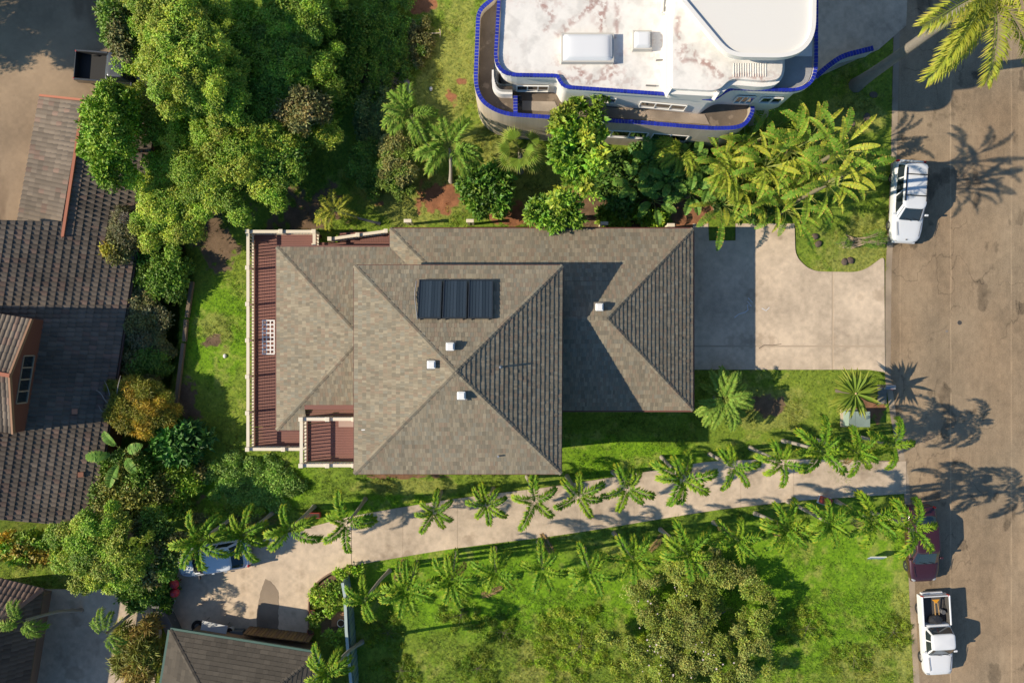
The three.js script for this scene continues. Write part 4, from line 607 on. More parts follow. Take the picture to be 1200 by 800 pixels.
{
  const c = pickup('white pickup with a black sack and yellow rake in its open bed', P(1096, 742, 0.6).setY(0.03), -Math.PI / 2 + 0.06, paint(0.7, 0.71, 0.72), std(0.07, 0.065, 0.06, 0.8));
  const tf = (x, y, z) => V(x, y, z).applyMatrix4(c.matrixWorld); c.updateMatrixWorld(true);
  const sack = thing('garbage_bag', 'black plastic sack lying in the white pickup bed', 'bag', tf(-0.85, 0.5, -0.02));
  { const g = new THREE.IcosahedronGeometry(1, 4), p = g.attributes.position; for (let i = 0; i < p.count; i++) { const v = V(p.getX(i), p.getY(i), p.getZ(i)), k = 0.86 + 0.3 * fbm(v.x * 2.2 + 5, v.z * 2.2 + v.y * 1.7, 3); p.setXYZ(i, v.x * 0.42 * k, 0.2 + v.y * 0.24 * k, v.z * 0.3 * k); } g.computeVertexNormals(); mesh('sack', g, std(0.03, 0.03, 0.032, 0.35), sack); }
  const rake = thing('rake', 'wooden handled rake with yellow head lying in the white pickup bed', 'rake');
  mesh('handle', bar(tf(-1.15, 0.8, 0.02), tf(-1.95, 0.93, 0.1), 0.04), std(0.45, 0.27, 0.1, 0.7), rake); mesh('handle', bar(tf(-1.15, 0.8, -0.2), tf(-1.9, 0.9, -0.1), 0.035), std(0.4, 0.25, 0.1, 0.7), rake);
  { const s = new Soup(), k = C(0.75, 0.33, 0.02), a = tf(-1.86, 0.97, 0.02); for (let i = 0; i < 9; i++) { const z = -0.2 + i * 0.05; s.tri(a, tf(-2.08, 0.94, z), tf(-2.08, 0.94, z + 0.042), k); s.tri(a.clone().setY(a.y - 0.02), tf(-2.08, 0.92, z + 0.042), tf(-2.08, 0.92, z), k); } mesh('rake_head', s.geo(), vcol(0.5), rake); }
  const can = thing('tool_box', 'grey tool can standing in the white pickup bed', 'can', tf(-1.3, 0.5, -0.42)); mesh('can', new THREE.CylinderGeometry(0.12, 0.12, 0.36, 16).translate(0, 0.18, 0), std(0.2, 0.2, 0.2, 0.6), can); mesh('lid', new THREE.CylinderGeometry(0.125, 0.125, 0.03, 16).translate(0, 0.376, 0), std(0.1, 0.1, 0.1, 0.6), can);
}
pickup('dark grey pickup with empty bed parked half under the bright green trees', P(141, 82, 0.6).setY(0.05), -0.08, paint(0.045, 0.05, 0.055, 0.3), std(0.02, 0.02, 0.02, 0.8), { L: 5.0, W: 1.75 });
// ---------------------------------------------------------------- street and garden things
{
  const box = thing('mailbox', 'grey mailbox on a post at the road edge beside the spiky palm', 'mailbox', P(1043.5, 453.5, 1.15).setY(0));
  const g = new THREE.CylinderGeometry(0.12, 0.12, 0.56, 18, 1, false, 0, Math.PI).rotateZ(Math.PI / 2).rotateX(-Math.PI / 2); g.translate(0, 1.16, 0);
  mesh('box', merge([bx(-0.28, 0.28, 1.0, 1.16, -0.12, 0.12), g]), std(0.42, 0.43, 0.45, 0.4, { metalness: 0.4 }), box); mesh('post', bx(-0.05, 0.05, 0, 1.0, -0.05, 0.05), std(0.2, 0.15, 0.1, 0.9), box); mesh('door', bx(0.281, 0.295, 1.0, 1.2, -0.1, 0.1), std(0.3, 0.3, 0.32, 0.5), box); mesh('flag', bx(-0.02, 0.14, 1.2, 1.26, 0.125, 0.14), std(0.4, 0.03, 0.03, 0.5), box);
  const ut = thing('utility_box', 'pale green metal utility cabinet on a concrete pad near the road', 'utility box', P(1007, 491, 0.85).setY(0)), W = 1.2, D = 0.85;
  mesh('pad', bx(-W / 2 - 0.14, W / 2 + 0.1, -0.05, 0.1, -D / 2 - 0.1, D / 2 + 0.1), CONCRETE, ut); mesh('cabinet', rbx(W, 0.78, D, 0.03, 0, 0.48, 0), std(0.28, 0.37, 0.32, 0.5), ut); mesh('lid', rbx(W + 0.05, 0.05, D + 0.05, 0.02, 0, 0.89, 0), std(0.32, 0.41, 0.36, 0.5, { map: cloudy }), ut); mesh('lid_seam', bx(-W * 0.22, -W * 0.2, 0.9, 0.922, -D / 2, D / 2), std(0.15, 0.2, 0.17, 0.6), ut);
  const pad = thing('water_meter_slab', 'flat grey concrete cover slab beside the mailbox', 'slab', P(1034, 462, 0.05)); mesh('slab', bx(-0.25, 0.25, -0.05, 0.06, -0.55, 0.55), std(0.22, 0.2, 0.165, 0.95, { bumpMap: grain, bumpScale: 0.01 }), pad); mesh('slab_joint', bx(-0.25, 0.25, 0.061, 0.064, -0.01, 0.01), std(0.08, 0.07, 0.06), pad);
  const sign = thing('yard_sign', 'small blue and white sign board in the grass near the dark red car', 'sign', P(1029, 660, 0.7).setY(0));
  mesh('board', bx(-0.45, 0.45, 0.45, 0.9, -0.02, 0.02).applyMatrix4(new THREE.Matrix4().makeRotationX(-0.45)), std(0.3, 0.38, 0.5, 0.5), sign); mesh('board_edge', bx(-0.46, 0.46, 0.9, 0.93, -0.025, 0.025).applyMatrix4(new THREE.Matrix4().makeRotationX(-0.45)), WHITE, sign); for (const x of [-0.3, 0.3]) mesh('stake', bar(V(x, -0.05, 0), V(x, 0.6, -0.22), 0.03), CHROME, sign);
  const rb = thing('red_planter', 'small red wooden box with white base in the palm shade beside the long driveway', 'planter', P(968, 587, 0.3).setY(0), -0.3); mesh('box', rbx(0.62, 0.45, 0.42, 0.03, 0, 0.3, 0), std(0.42, 0.07, 0.05, 0.6), rb); mesh('base', bx(-0.36, 0.36, 0, 0.09, -0.26, 0.26), WHITE, rb);
  // stone blocks on the verge
  const stones = [[955, 277], [959, 286], [990, 307], [997, 305]];
  stones.forEach(([x, y], i) => { const s = thing('stone_block', 'rough dark lava stone lying on the small verge lawn', 'stone', P(x, y, 0), i * 0.8, 'dark stones on the verge lawn'); const g = new THREE.IcosahedronGeometry(0.18, 1), p = g.attributes.position; for (let k = 0; k < p.count; k++) { const f = 0.8 + 0.5 * fbm(p.getX(k) * 6 + i * 9, p.getZ(k) * 6 + p.getY(k) * 5, 3); p.setXYZ(k, p.getX(k) * f * 1.15, p.getY(k) * f * 0.6 + 0.05, p.getZ(k) * f); } g.computeVertexNormals(); mesh('stone', g, std(0.1, 0.075, 0.06, 0.95), s); });
  for (const [x, y] of [[1016, 137], [998, 144], [1024, 111]]) { const s = thing('sunken_stone', 'flat dark stone set in the grass by the leaning palm', 'stone', P(x, y, 0), x, 'flat stones by the tall palm'); const g = new THREE.CylinderGeometry(0.2, 0.24, 0.1, 9); g.scale(1.2, 1, 0.9); mesh('stone', g, std(0.13, 0.1, 0.075, 0.95), s); }
  // grey wall that bends down to the grey house
  const lw = thing('stone_wall', 'dark grey bent garden wall running to the corner of the grey house', 'wall'), path = PX([[177, 682], [179, 700], [184, 714], [193, 728], [201, 745]], 1.0), WM = std(0.14, 0.14, 0.14, 0.9, { bumpMap: grain, bumpScale: 0.02 });
  mesh('wall', ribbon(path, 0, 0.95, 0.42), WM, lw); mesh('coping', ribbon(path, 0.95, 1.03, 0.5), std(0.2, 0.2, 0.2, 0.9, { bumpMap: grain, bumpScale: 0.015 }), lw);
  // pale green fence wall beside the planting bed
  const fw = thing('fence_wall', 'narrow pale green boundary wall beside the planting bed', 'wall'), fp = PX([[401, 683], [404, 700], [405.5, 740], [408, 770], [412, 812], [415, 850]], 1.6);
  mesh('wall', ribbon(fp, 0, 1.55, 0.1), std(0.25, 0.32, 0.3, 0.7), fw); mesh('coping', ribbon(fp, 1.55, 1.6, 0.16), std(0.38, 0.46, 0.45, 0.5), fw);
  for (let i = 0; i < 14; i++) { const t = i / 13, p = P(lerp(409, 416, t), lerp(704, 800, t), 0.9); mesh('fence_board', bx(-0.03, 0.03, 0, 1.3, -0.2, 0.2).translate(p.x, 0, p.z), std(0.16 + 0.03 * (i % 3), 0.23 + 0.03 * (i % 3), 0.22, 0.8), fw); }
  // old timber fence along the left garden
  const tf = thing('timber_edging', 'weathered timber edging between the left garden and the lawn', 'edging');
  for (const [a, b] of [[[225, 330], [219, 372]], [[218, 374], [216, 400]], [[215, 402], [206, 474]], [[206, 476], [203, 500]]]) mesh('timber', bar(P(...a, 0.2), P(...b, 0.2), 0.2, 0.26), std(0.2, 0.15, 0.1, 0.95, { bumpMap: grain, bumpScale: 0.02 }), tf);
  // white table with things, bins by the grey house
  const tb = thing('table', 'white folding table with clutter beside the grey house gutter', 'table', P(250.5, 737, 0.78).setY(0.06), -0.22); mesh('table_top', rbx(1.5, 0.05, 0.72, 0.02, 0, 0.74, 0), std(0.6, 0.62, 0.64, 0.5), tb); for (const sx of [-1, 1]) for (const sz of [-1, 1]) mesh('leg', bx(-0.025, 0.025, 0, 0.72, -0.025, 0.025).translate(sx * 0.62, 0, sz * 0.28), CHROME, tb);
  const it = (name, label, cat, px, py, h, geo, mat) => { const t = thing(name, label, cat, P(px, py, h)); mesh('shell', geo, mat, t); return t; };
  const pot = (n, label, cat, px, py, r, h, mat, plant) => { const t = thing(n, label, cat, P(px, py, 0.06)); const g = new THREE.LatheGeometry([[0, 0], [r * 0.7, 0], [r, h], [r * 1.12, h], [r * 1.12, h * 0.9]].map(p => new THREE.Vector2(...p)), 18); mesh('pot', g, mat, t); mesh('soil', new THREE.CylinderGeometry(r * 0.95, r * 0.95, 0.02, 16).translate(0, h * 0.86, 0), std(0.06, 0.04, 0.03, 1), t); return t; };
  const CLAY = std(0.4, 0.13, 0.07, 0.8);
  pot('flower_pot', 'small yellow pot on the white table', 'pot', 254, 738, 0.07, 0.14, std(0.7, 0.45, 0.05, 0.6)).position.y = 0.84;
  pot('flower_pot', 'small red pot on the white table', 'pot', 260, 743, 0.1, 0.12, std(0.5, 0.12, 0.05, 0.6)).position.y = 0.84;
  pot('bucket', 'pale round bucket beside the white table', 'bucket', 272, 736, 0.2, 0.5, std(0.5, 0.52, 0.53, 0.5));
  const cr = thing('crate', 'dark grey bin next to the pale bucket', 'bin', P(278, 744, 0.4).setY(0.06)); mesh('bin', rbx(0.7, 0.5, 0.55, 0.04, 0, 0.25, 0), std(0.1, 0.12, 0.13, 0.6), cr); mesh('lid', rbx(0.74, 0.05, 0.59, 0.02, 0, 0.53, 0), std(0.13, 0.15, 0.16, 0.6), cr);
  const wheelT = thing('spare_tyre', 'black tyre leaning by the end of the white table', 'tyre', P(230, 735, 0.3).setY(0.16)); mesh('tyre', new THREE.TorusGeometry(0.26, 0.1, 10, 24).rotateX(Math.PI / 2), RUBBER, wheelT); mesh('rim', new THREE.CylinderGeometry(0.17, 0.17, 0.1, 16), std(0.1, 0.1, 0.1, 0.5), wheelT);
  const bf = thing('board_fence', 'brown board fence beside the grey house and the court', 'fence'); for (let i = 0; i < 20; i++) { const t = i / 19, p = P(lerp(286, 360, t), lerp(743, 752, t), 1.3); mesh('board', bx(-0.09, 0.09, 0, 1.3 + 0.03 * (i % 2), -0.02, 0.02).translate(p.x, 0.02, p.z), std(0.2 + 0.03 * (i % 3), 0.12 + 0.02 * (i % 3), 0.06, 0.9), bf); } mesh('rail', bar(P(286, 743, 1.0).add(V(0, 0, 0.04)), P(360, 752, 1.0).add(V(0, 0, 0.04)), 0.05, 0.08), std(0.16, 0.1, 0.06, 0.9), bf);
  // red round seats by the silver car
  for (const [x, y, l] of [[204, 684.5, 'red round glossy garden lantern nearest the silver car'], [204.5, 694.5, 'red round glossy garden lantern beside the row of pots']]) { const t = thing('red_lantern', l, 'lantern', P(x, y, 1.0).setY(0)); mesh('globe', new THREE.SphereGeometry(0.26, 22, 16).scale(1, 1.12, 1).translate(0, 1.0, 0), std(0.62, 0.045, 0.06, 0.35), t); mesh('collar', new THREE.CylinderGeometry(0.1, 0.1, 0.06, 14).translate(0, 1.3, 0), std(0.5, 0.04, 0.05, 0.4), t); mesh('stand', merge([new THREE.CylinderGeometry(0.03, 0.03, 0.75, 8).translate(0, 0.38, 0), new THREE.CylinderGeometry(0.24, 0.26, 0.05, 16).translate(0, 0.03, 0)]), std(0.2, 0.03, 0.03, 0.6), t); }
  for (const [x, y, r, c, l] of [[203, 703, 0.2, [0.5, 0.5, 0.5], 'pale grey flower pot under the second red lantern'], [192, 708, 0.1, [0.45, 0.5, 0.45], 'tiny pale pot by the grey bent wall'], [196, 712, 0.13, [0.12, 0.3, 0.2], 'green pot in the shade by the grey bent wall'], [201, 714, 0.17, [0.5, 0.5, 0.47], 'pale pot between the green pots'], [199, 722, 0.14, [0.1, 0.25, 0.16], 'dark green pot lowest in the shade of the wall'], [203.5, 726, 0.19, [0.5, 0.5, 0.48], 'white ring pot closest to the grey house'], [189, 703, 0.15, [0.3, 0.33, 0.35], 'blue grey pot behind the red lanterns']]) pot('flower_pot', l, 'pot', x, y, r, r * 1.7, std(...c, 0.6));
  pot('flower_pot', 'clay pot at the edge of the planting bed beside the court', 'pot', 367, 716, 0.15, 0.3, CLAY); pot('flower_pot', 'low clay pot at the corner of the planting bed by the fence', 'pot', 365, 738, 0.17, 0.3, std(0.3, 0.06, 0.05, 0.8)); pot('flower_pot', 'black ringed pot in the middle of the planting bed', 'pot', 386, 719, 0.14, 0.22, BLACK); pot('flower_pot', 'grey pot on the upper part of the planting bed', 'pot', 383, 706, 0.11, 0.2, std(0.25, 0.25, 0.27, 0.7));
  pot('white_basin', 'white round basin on the planting bed beside the pale green wall', 'basin', 400, 729, 0.2, 0.18, std(0.8, 0.8, 0.8, 0.4));
  const bp = thing('bed_paver', 'reddish brown flat paving slab in the planting bed', 'paver', P(397, 727, 0.0)); mesh('paver', bx(-0.42, 0.32, 0, 0.07, -0.5, 0.32), std(0.32, 0.17, 0.1, 0.9, { bumpMap: grain, bumpScale: 0.01 }), bp); mesh('paver_rim', bx(-0.46, 0.36, 0, 0.04, -0.54, 0.36), std(0.2, 0.12, 0.08, 0.9), bp);
  const rt = thing('red_trough', 'red plant trough beside the long driveway under the palms', 'planter', P(366, 604, 0.3).setY(0)); mesh('trough', rbx(0.9, 0.35, 0.34, 0.04, 0, 0.2, 0), std(0.45, 0.07, 0.04, 0.6), rt); mesh('soil', bx(-0.4, 0.4, 0.37, 0.385, -0.13, 0.13), std(0.06, 0.04, 0.03, 1), rt);
  // white capped posts behind the rear eave
  for (const [x, y, n] of [[478, 259, 'first'], [551, 259, 'second'], [708, 262, 'third'], [786, 264, 'fourth']]) { const t = thing('garden_post', `white capped post behind the rear eave, ${n} from the deck`, 'post', P(x, y, 1.2).setY(0), 0, 'white posts behind the house'); for (const s of [-1, 1]) mesh('upright', bx(-0.06, 0.06, 0, 1.3, -0.06, 0.06).translate(s * 0.12, 0, 0), CREAM, t); mesh('cap', rbx(0.44, 0.06, 0.2, 0.02, 0, 1.33, 0), CREAM, t); }
  // dead branch and brush on the upper lawn
  const br = thing('dead_branch', 'bleached dead branch lying on the red soil of the upper lawn', 'branch'); mesh('limb', tube([P(487, 44, 0.06), P(495, 40, 0.1), P(506, 39, 0.12), P(516, 38.5, 0.1)], 0.05, 0.025, 12, 6), std(0.5, 0.42, 0.33, 0.9), br); mesh('twig', tube([P(515, 34, 0.1), P(516, 38, 0.1), P(515.5, 44, 0.06)], 0.03, 0.012, 8, 5), std(0.5, 0.42, 0.33, 0.9), br);
  const bl = thing('broken_kerb', 'row of broken grey stones beside the red soil bank', 'stones'); for (let i = 0; i < 9; i++) { const g = new THREE.IcosahedronGeometry(rr(0.1, 0.18), 1); g.scale(1, 0.6, 1.2); const p = P(lerp(473, 481, i / 8) + rr(-1, 1), lerp(86, 108, i / 8), 0.05); mesh('stone', g.translate(p.x, 0.06, p.z), std(0.3, 0.28, 0.26, 0.9), bl); }
  for (const [x, y, l] of [[505, 104, 'white scrap lying on the dry upper lawn'], [263, 417, 'white ball on the lawn beside the deck']]) { const s = thing('litter', l, 'litter', P(x, y, 0.05)); const g = new THREE.IcosahedronGeometry(0.1, 2); g.scale(1, 0.7, 1.3); mesh('scrap', g, WHITE, s); }
}
// ---------------------------------------------------------------- plants
const jitC = (c, v = 0.2, r = R) => { const k = rr(1 - v, 1 + v, r); return C(c[0] * k * rr(0.9, 1.1, r), c[1] * k, c[2] * k * rr(0.85, 1.15, r)); };
function leaf(s, base, dir, up, len, wid, k, k2, curl = 0.25) { // one leaf: a folded kite of four faces
  const side = dir.clone().cross(up).normalize(), n = side.clone().cross(dir).normalize();
  const m = base.clone().addScaledVector(dir, len * 0.45).addScaledVector(n, len * 0.05), tip = base.clone().addScaledVector(dir, len).addScaledVector(n, -len * curl);
  const l = m.clone().addScaledVector(side, wid / 2).addScaledVector(n, wid * 0.16), q = m.clone().addScaledVector(side, -wid / 2).addScaledVector(n, wid * 0.16);
  s.tri(base, l, m, k); s.tri(l, tip, m, k, k2, k); s.tri(base, m, q, k); s.tri(m, tip, q, k, k2, k);
}
function clumpGeo(seed, n, rad, len, wid, spread = 1) {
  const r = rng(seed), s = new Soup();
  for (let i = 0; i < n; i++) {
    const a = r() * 6.283, e = rr(-0.35, 1.2, r), d = V(Math.cos(a) * Math.cos(e), Math.sin(e) * spread, Math.sin(a) * Math.cos(e)).normalize();
    const b = d.clone().multiplyScalar(rad * rr(0.1, 0.75, r)).add(V(rr(-1, 1, r), rr(-0.6, 0.6, r), rr(-1, 1, r)).multiplyScalar(rad * 0.35));
    const dd = d.clone().add(V(rr(-0.5, 0.5, r), rr(-0.35, 0.35, r), rr(-0.5, 0.5, r))).normalize(), k = rr(0.7, 1.25, r), y = rr(0.85, 1.25, r);
    leaf(s, b, dd, V(rr(-0.5, 0.5, r), 1, rr(-0.5, 0.5, r)).normalize(), len * rr(0.7, 1.25, r), wid * rr(0.8, 1.2, r), C(k * y, k, k), C(k * y * 1.1, k * 1.08, k), rr(0.05, 0.4, r));
  }
  return s.geo();
}
const CLUMP = { fine: [1, 2, 3].map(i => clumpGeo(i, 16, 0.2, 0.13, 0.07)), mid: [4, 5, 6].map(i => clumpGeo(i, 12, 0.24, 0.2, 0.1)), broad: [7, 8, 9].map(i => clumpGeo(i, 9, 0.28, 0.3, 0.16)), big: [10, 11].map(i => clumpGeo(i, 8, 0.34, 0.5, 0.24)), strap: [12, 13].map(i => clumpGeo(i, 14, 0.14, 0.5, 0.06, 1.4)), spiky: [14, 15].map(i => clumpGeo(i, 18, 0.1, 0.26, 0.045)) };
const M4 = new THREE.Matrix4(), Q = new THREE.Quaternion(), UP = V(0, 1, 0);
function instanced(name, geo, mat, list, parent) {  // list of [position, normal, scale, colour]
  const m = new THREE.InstancedMesh(geo, mat, list.length); m.name = parent ? name : numbered(name); m.castShadow = m.receiveShadow = true; m.userData.kind = 'stuff';
  const q2 = new THREE.Quaternion();
  list.forEach(([p, n, s, c], i) => { Q.setFromUnitVectors(UP, n); q2.setFromAxisAngle(UP, R() * 6.283); M4.compose(p, Q.multiply(q2), typeof s === 'number' ? V(s, s, s) : s); m.setMatrixAt(i, M4); m.setColorAt(i, c); });
  (parent || scene).add(m); return m;
}
function limbs(root, top, spread, r, n, mat = BARK, base = V(0, 0, 0)) {
  mesh('trunk', tube([base, V(rr(-0.15, 0.15), top * 0.35, rr(-0.15, 0.15)), V(rr(-0.2, 0.2), top * 0.7, rr(-0.2, 0.2))], r * 1.2, r * 0.7, 10, 8), mat, root);
  const gs = []; for (let i = 0; i < n; i++) { const a = i / n * 6.283 + rr(-0.4, 0.4), y0 = top * rr(0.35, 0.65), e = V(Math.cos(a) * spread * rr(0.5, 0.9), top * rr(0.75, 1.1), Math.sin(a) * spread * rr(0.5, 0.9)); gs.push(tube([V(0, y0, 0), V(e.x * 0.4, lerp(y0, e.y, 0.55), e.z * 0.4), e], r * 0.55, r * 0.12, 7, 5)); }
  mesh('limb', merge(gs), mat, root);
}
// crown made of lobes covered with clumps of leaves. rx, rz in photo pixels at crown height hc; ry in metres
function crown(root, o) {
  const { rx, rz, ry, y, kind = 'mid', col, n, vary = 0.22, alt, lobes = 16, lobeR = 0.36, gap = 0.0, scale = 1 } = o, list = [[], [], []], L = [], geos = CLUMP[kind];
  for (let i = 0; i < lobes; i++) { const t = (i + 0.5) / lobes, ph = i * 2.399963 + rr(-0.3, 0.3), rad = o.flat ? Math.sqrt(t) * rr(0.7, 1.15) : Math.sqrt(t) * rr(0.6, 1.06), h = o.flat ? rr(0.1, 0.6) : Math.sqrt(Math.max(0, 1 - rad * rad * 0.9)) * rr(0.55, 0.85); const lr = lobeR * rr(0.5, 1.4) * (o.flat ? 1 : 1.12 - 0.35 * rad); L.push({ c: V(Math.cos(ph) * rad * rx, y + (h - 0.35) * ry, Math.sin(ph) * rad * rz), r: V(rx * lr, ry * lr * 1.1, rz * lr), k: rr(0.7, 1.25), a: R() }); }
  if (!o.flat) L.push({ c: V(0, y, 0), r: V(rx * 0.62, ry * 0.6, rz * 0.62), k: 0.9, a: R() });
  for (let i = 0; i < n; i++) {
    const l = L[R() * L.length | 0], z = rr(-0.45, 1), a = R() * 6.283, s = Math.sqrt(1 - z * z), d = V(Math.cos(a) * s, z, Math.sin(a) * s), q = Math.pow(R(), 0.35) * rr(0.85, 1.12);
    const p = l.c.clone().add(d.clone().multiply(l.r).multiplyScalar(q));
    if (gap && noise(p.x * 1.3 + 31, p.z * 1.3 + 7) < gap) continue;
    const base = alt && l.a < (o.altShare ?? 0.35) ? alt : col, c = jitC(base, vary); c.multiplyScalar(l.k);
    list[i % geos.length].push([p, d.lerp(UP, 0.35).normalize(), rr(0.7, 1.3) * scale, c]);
  }
  geos.forEach((g, i) => { if (list[i].length) instanced('foliage', g, LEAF, list[i], root); });
}
function tree(name, label, category, o, group) {
  const at = P(o.px, o.py, o.hc), gy = groundY(at.x, at.z), root = thing(name, label, category, at.setY(gy), 0, group), m = MP(o.hc), rx = o.rx * m, rz = (o.rz ?? o.rx) * m, ry = o.ry ?? Math.min(rx, rz) * 0.8;
  limbs(root, Math.max(0.3, o.hc - gy - ry * 0.2), Math.min(rx, rz) * 0.8, o.tr ?? clamp(rx * 0.07, 0.04, 0.25), o.nl ?? 6);
  crown(root, { ...o, rx, rz, ry, y: o.hc - gy }); return root;
}
const G = { bright: [0.27, 0.44, 0.035], lime: [0.39, 0.5, 0.05], mid: [0.16, 0.3, 0.03], olive: [0.21, 0.22, 0.065], yellow: [0.4, 0.38, 0.035], grey: [0.24, 0.25, 0.11], brown: [0.33, 0.25, 0.12], gold: [0.5, 0.4, 0.04] };
// big green trees, upper left
const T = (...a) => tree(...a);
T('broadleaf_tree', 'tall bright green tree touching the dark grey pickup', 'tree', { px: 218, py: 62, hc: 5.5, rx: 58, rz: 76, ry: 2.7, kind: 'fine', col: G.lime, alt: G.bright, n: 5200, lobes: 60, lobeR: 0.19 });
T('broadleaf_tree', 'wide green tree beside the shaded bank of the upper lawn', 'tree', { px: 320, py: 74, hc: 3.1, rx: 76, rz: 84, ry: 1.6, kind: 'fine', col: G.bright, alt: G.mid, n: 5200, lobes: 60, lobeR: 0.19 });
T('broadleaf_tree', 'dense green tree with rounded clumps between the house and the tall trees', 'tree', { px: 270, py: 184, hc: 3.4, rx: 82, rz: 80, ry: 1.9, kind: 'fine', col: G.bright, alt: G.lime, n: 5000, lobes: 66, lobeR: 0.18 });
T('understorey', 'broad green thicket filling the space between the tall trees', 'thicket', { px: 258, py: 112, hc: 3.0, rx: 132, rz: 112, ry: 1.1, kind: 'fine', col: G.bright, alt: G.lime, n: 7000, lobes: 80, lobeR: 0.14 });
T('broadleaf_tree', 'bright green tree in the middle of the tall tree group', 'tree', { px: 252, py: 104, hc: 4.4, rx: 58, rz: 50, ry: 2.0, kind: 'fine', col: G.bright, alt: G.lime, n: 3600, lobes: 46, lobeR: 0.2 });
T('broadleaf_tree', 'bright crowned tree at the back edge of the upper lawn bank', 'tree', { px: 352, py: 10, hc: 3.0, rx: 46, rz: 46, ry: 1.5, kind: 'fine', col: G.bright, alt: G.mid, n: 2600, lobes: 40, lobeR: 0.2 });
T('broadleaf_tree', 'lime green tree beside the paved yard and the olive tree', 'tree', { px: 196, py: 6, hc: 5.4, rx: 52, rz: 44, ry: 2.0, kind: 'fine', col: G.lime, alt: G.bright, n: 2800, lobes: 40, lobeR: 0.2 });
T('broadleaf_tree', 'bushy green tree hanging over the tiled roof ridge', 'tree', { px: 130, py: 160, hc: 4.4, rx: 33, rz: 62, ry: 2.0, kind: 'mid', col: [0.2, 0.36, 0.02], alt: G.bright, n: 2600, lobes: 40, lobeR: 0.22 });
T('broadleaf_tree', 'round pale green tree next to the grey bare twigs', 'tree', { px: 198, py: 248, hc: 2.6, rx: 48, rz: 52, ry: 1.5, kind: 'fine', col: G.lime, alt: G.bright, n: 3000, lobes: 38, lobeR: 0.22 });
T('olive_tree', 'dull olive tree beside the paved yard', 'tree', { px: 146, py: 26, hc: 4.6, rx: 24, rz: 40, ry: 1.6, kind: 'mid', col: G.olive, alt: G.mid, n: 1400, lobes: 14, lobeR: 0.36 });
T('dry_tree', 'thin brownish tree with dry leaf clusters between the bright green trees', 'tree', { px: 360, py: 128, hc: 3.6, rx: 32, rz: 24, ry: 1.1, kind: 'mid', col: G.olive, alt: [0.3, 0.27, 0.1], n: 560, lobes: 10, gap: 0.35 });
T('broadleaf_tree', 'small green tree standing behind the rear deck', 'tree', { px: 310, py: 190, hc: 3.0, rx: 46, rz: 40, ry: 1.4, kind: 'mid', col: G.mid, alt: G.mid, n: 1600, lobes: 14 });
T('broadleaf_tree', 'shade tree beyond the paved yard', 'tree', { px: -235, py: -6, hc: 6.0, rx: 66, rz: 62, ry: 2.6, kind: 'mid', col: G.mid, n: 2600, lobes: 18 }).userData.label = 'shade tree whose branches throw shadow on the paved yard';
T('broadleaf_tree', 'second shade tree standing left of the paved yard', 'tree', { px: -150, py: -70, hc: 6.0, rx: 60, rz: 50, ry: 2.2, kind: 'mid', col: G.mid, n: 2000, lobes: 16 });
// bank of ground cover beside the trees
T('ground_cover', 'low mound of green creeper on the bank of the upper lawn', 'shrub', { px: 452, py: 40, hc: 0.4, rx: 28, rz: 62, ry: 0.55, kind: 'fine', col: [0.2, 0.36, 0.04], n: 1700, lobes: 40, lobeR: 0.18, tr: 0.02, flat: 1 });
T('ground_cover', 'creeping weeds around the heap of dead twigs', 'shrub', { px: 488, py: 50, hc: 0.25, rx: 20, rz: 34, ry: 0.4, kind: 'fine', col: G.olive, alt: G.mid, n: 560, lobes: 24, lobeR: 0.18, tr: 0.02, gap: 0.3, flat: 1 });
T('ground_cover', 'grey green low weeds between the bank and the feather palms', 'shrub', { px: 440, py: 140, hc: 0.45, rx: 24, rz: 44, ry: 0.7, kind: 'fine', col: [0.18, 0.28, 0.08], n: 1100, lobes: 26, lobeR: 0.22, tr: 0.02, flat: 1 });
T('hedge_shrub', 'tall clipped rounded shrub with reddish tips beside the feather palm', 'shrub', { px: 467, py: 190, hc: 1.0, rx: 27, rz: 38, ry: 0.9, kind: 'fine', col: [0.3, 0.32, 0.09], alt: [0.22, 0.34, 0.045], n: 1900, lobes: 46, lobeR: 0.2 });
T('hedge_shrub', 'leafy green shrub between the clipped shrub and the tall trees', 'shrub', { px: 428, py: 196, hc: 0.7, rx: 20, rz: 34, ry: 0.7, kind: 'fine', col: G.mid, n: 900, lobes: 14, lobeR: 0.32 });
T('ground_cover', 'leafy undergrowth along the bank below the tall trees', 'shrub', { px: 398, py: 60, hc: 0.5, rx: 40, rz: 90, ry: 0.7, kind: 'mid', col: G.mid, n: 1500, lobes: 30, lobeR: 0.24, tr: 0.02 });
// bed behind the house
T('leafy_tree', 'upright bright tree with glossy round leaves in front of the blue edged terrace', 'tree', { px: 680, py: 172, hc: 5.2, rx: 36, rz: 68, ry: 1.5, kind: 'broad', col: [0.22, 0.4, 0.03], alt: G.lime, n: 900, lobes: 36, lobeR: 0.16, gap: 0.4, flat: 1 });
T('leafy_tree', 'low glossy leaved bush beside the fan palm', 'tree', { px: 572, py: 222, hc: 1.6, rx: 32, rz: 28, ry: 0.9, kind: 'broad', col: [0.13, 0.28, 0.03], alt: G.mid, n: 760, lobes: 28, lobeR: 0.22, gap: 0.3, flat: 1 });
T('leafy_tree', 'glossy leaved bush overhanging the rear eave', 'tree', { px: 650, py: 250, hc: 3.4, rx: 36, rz: 18, ry: 0.7, kind: 'broad', col: [0.2, 0.38, 0.03], n: 520, lobes: 24, lobeR: 0.2, gap: 0.32, flat: 1 });
T('hedge_shrub', 'glossy shrub in the gap beside the upright bright tree', 'shrub', { px: 720, py: 214, hc: 1.0, rx: 22, rz: 32, ry: 0.7, kind: 'broad', col: [0.12, 0.24, 0.03], n: 520, lobes: 12 });
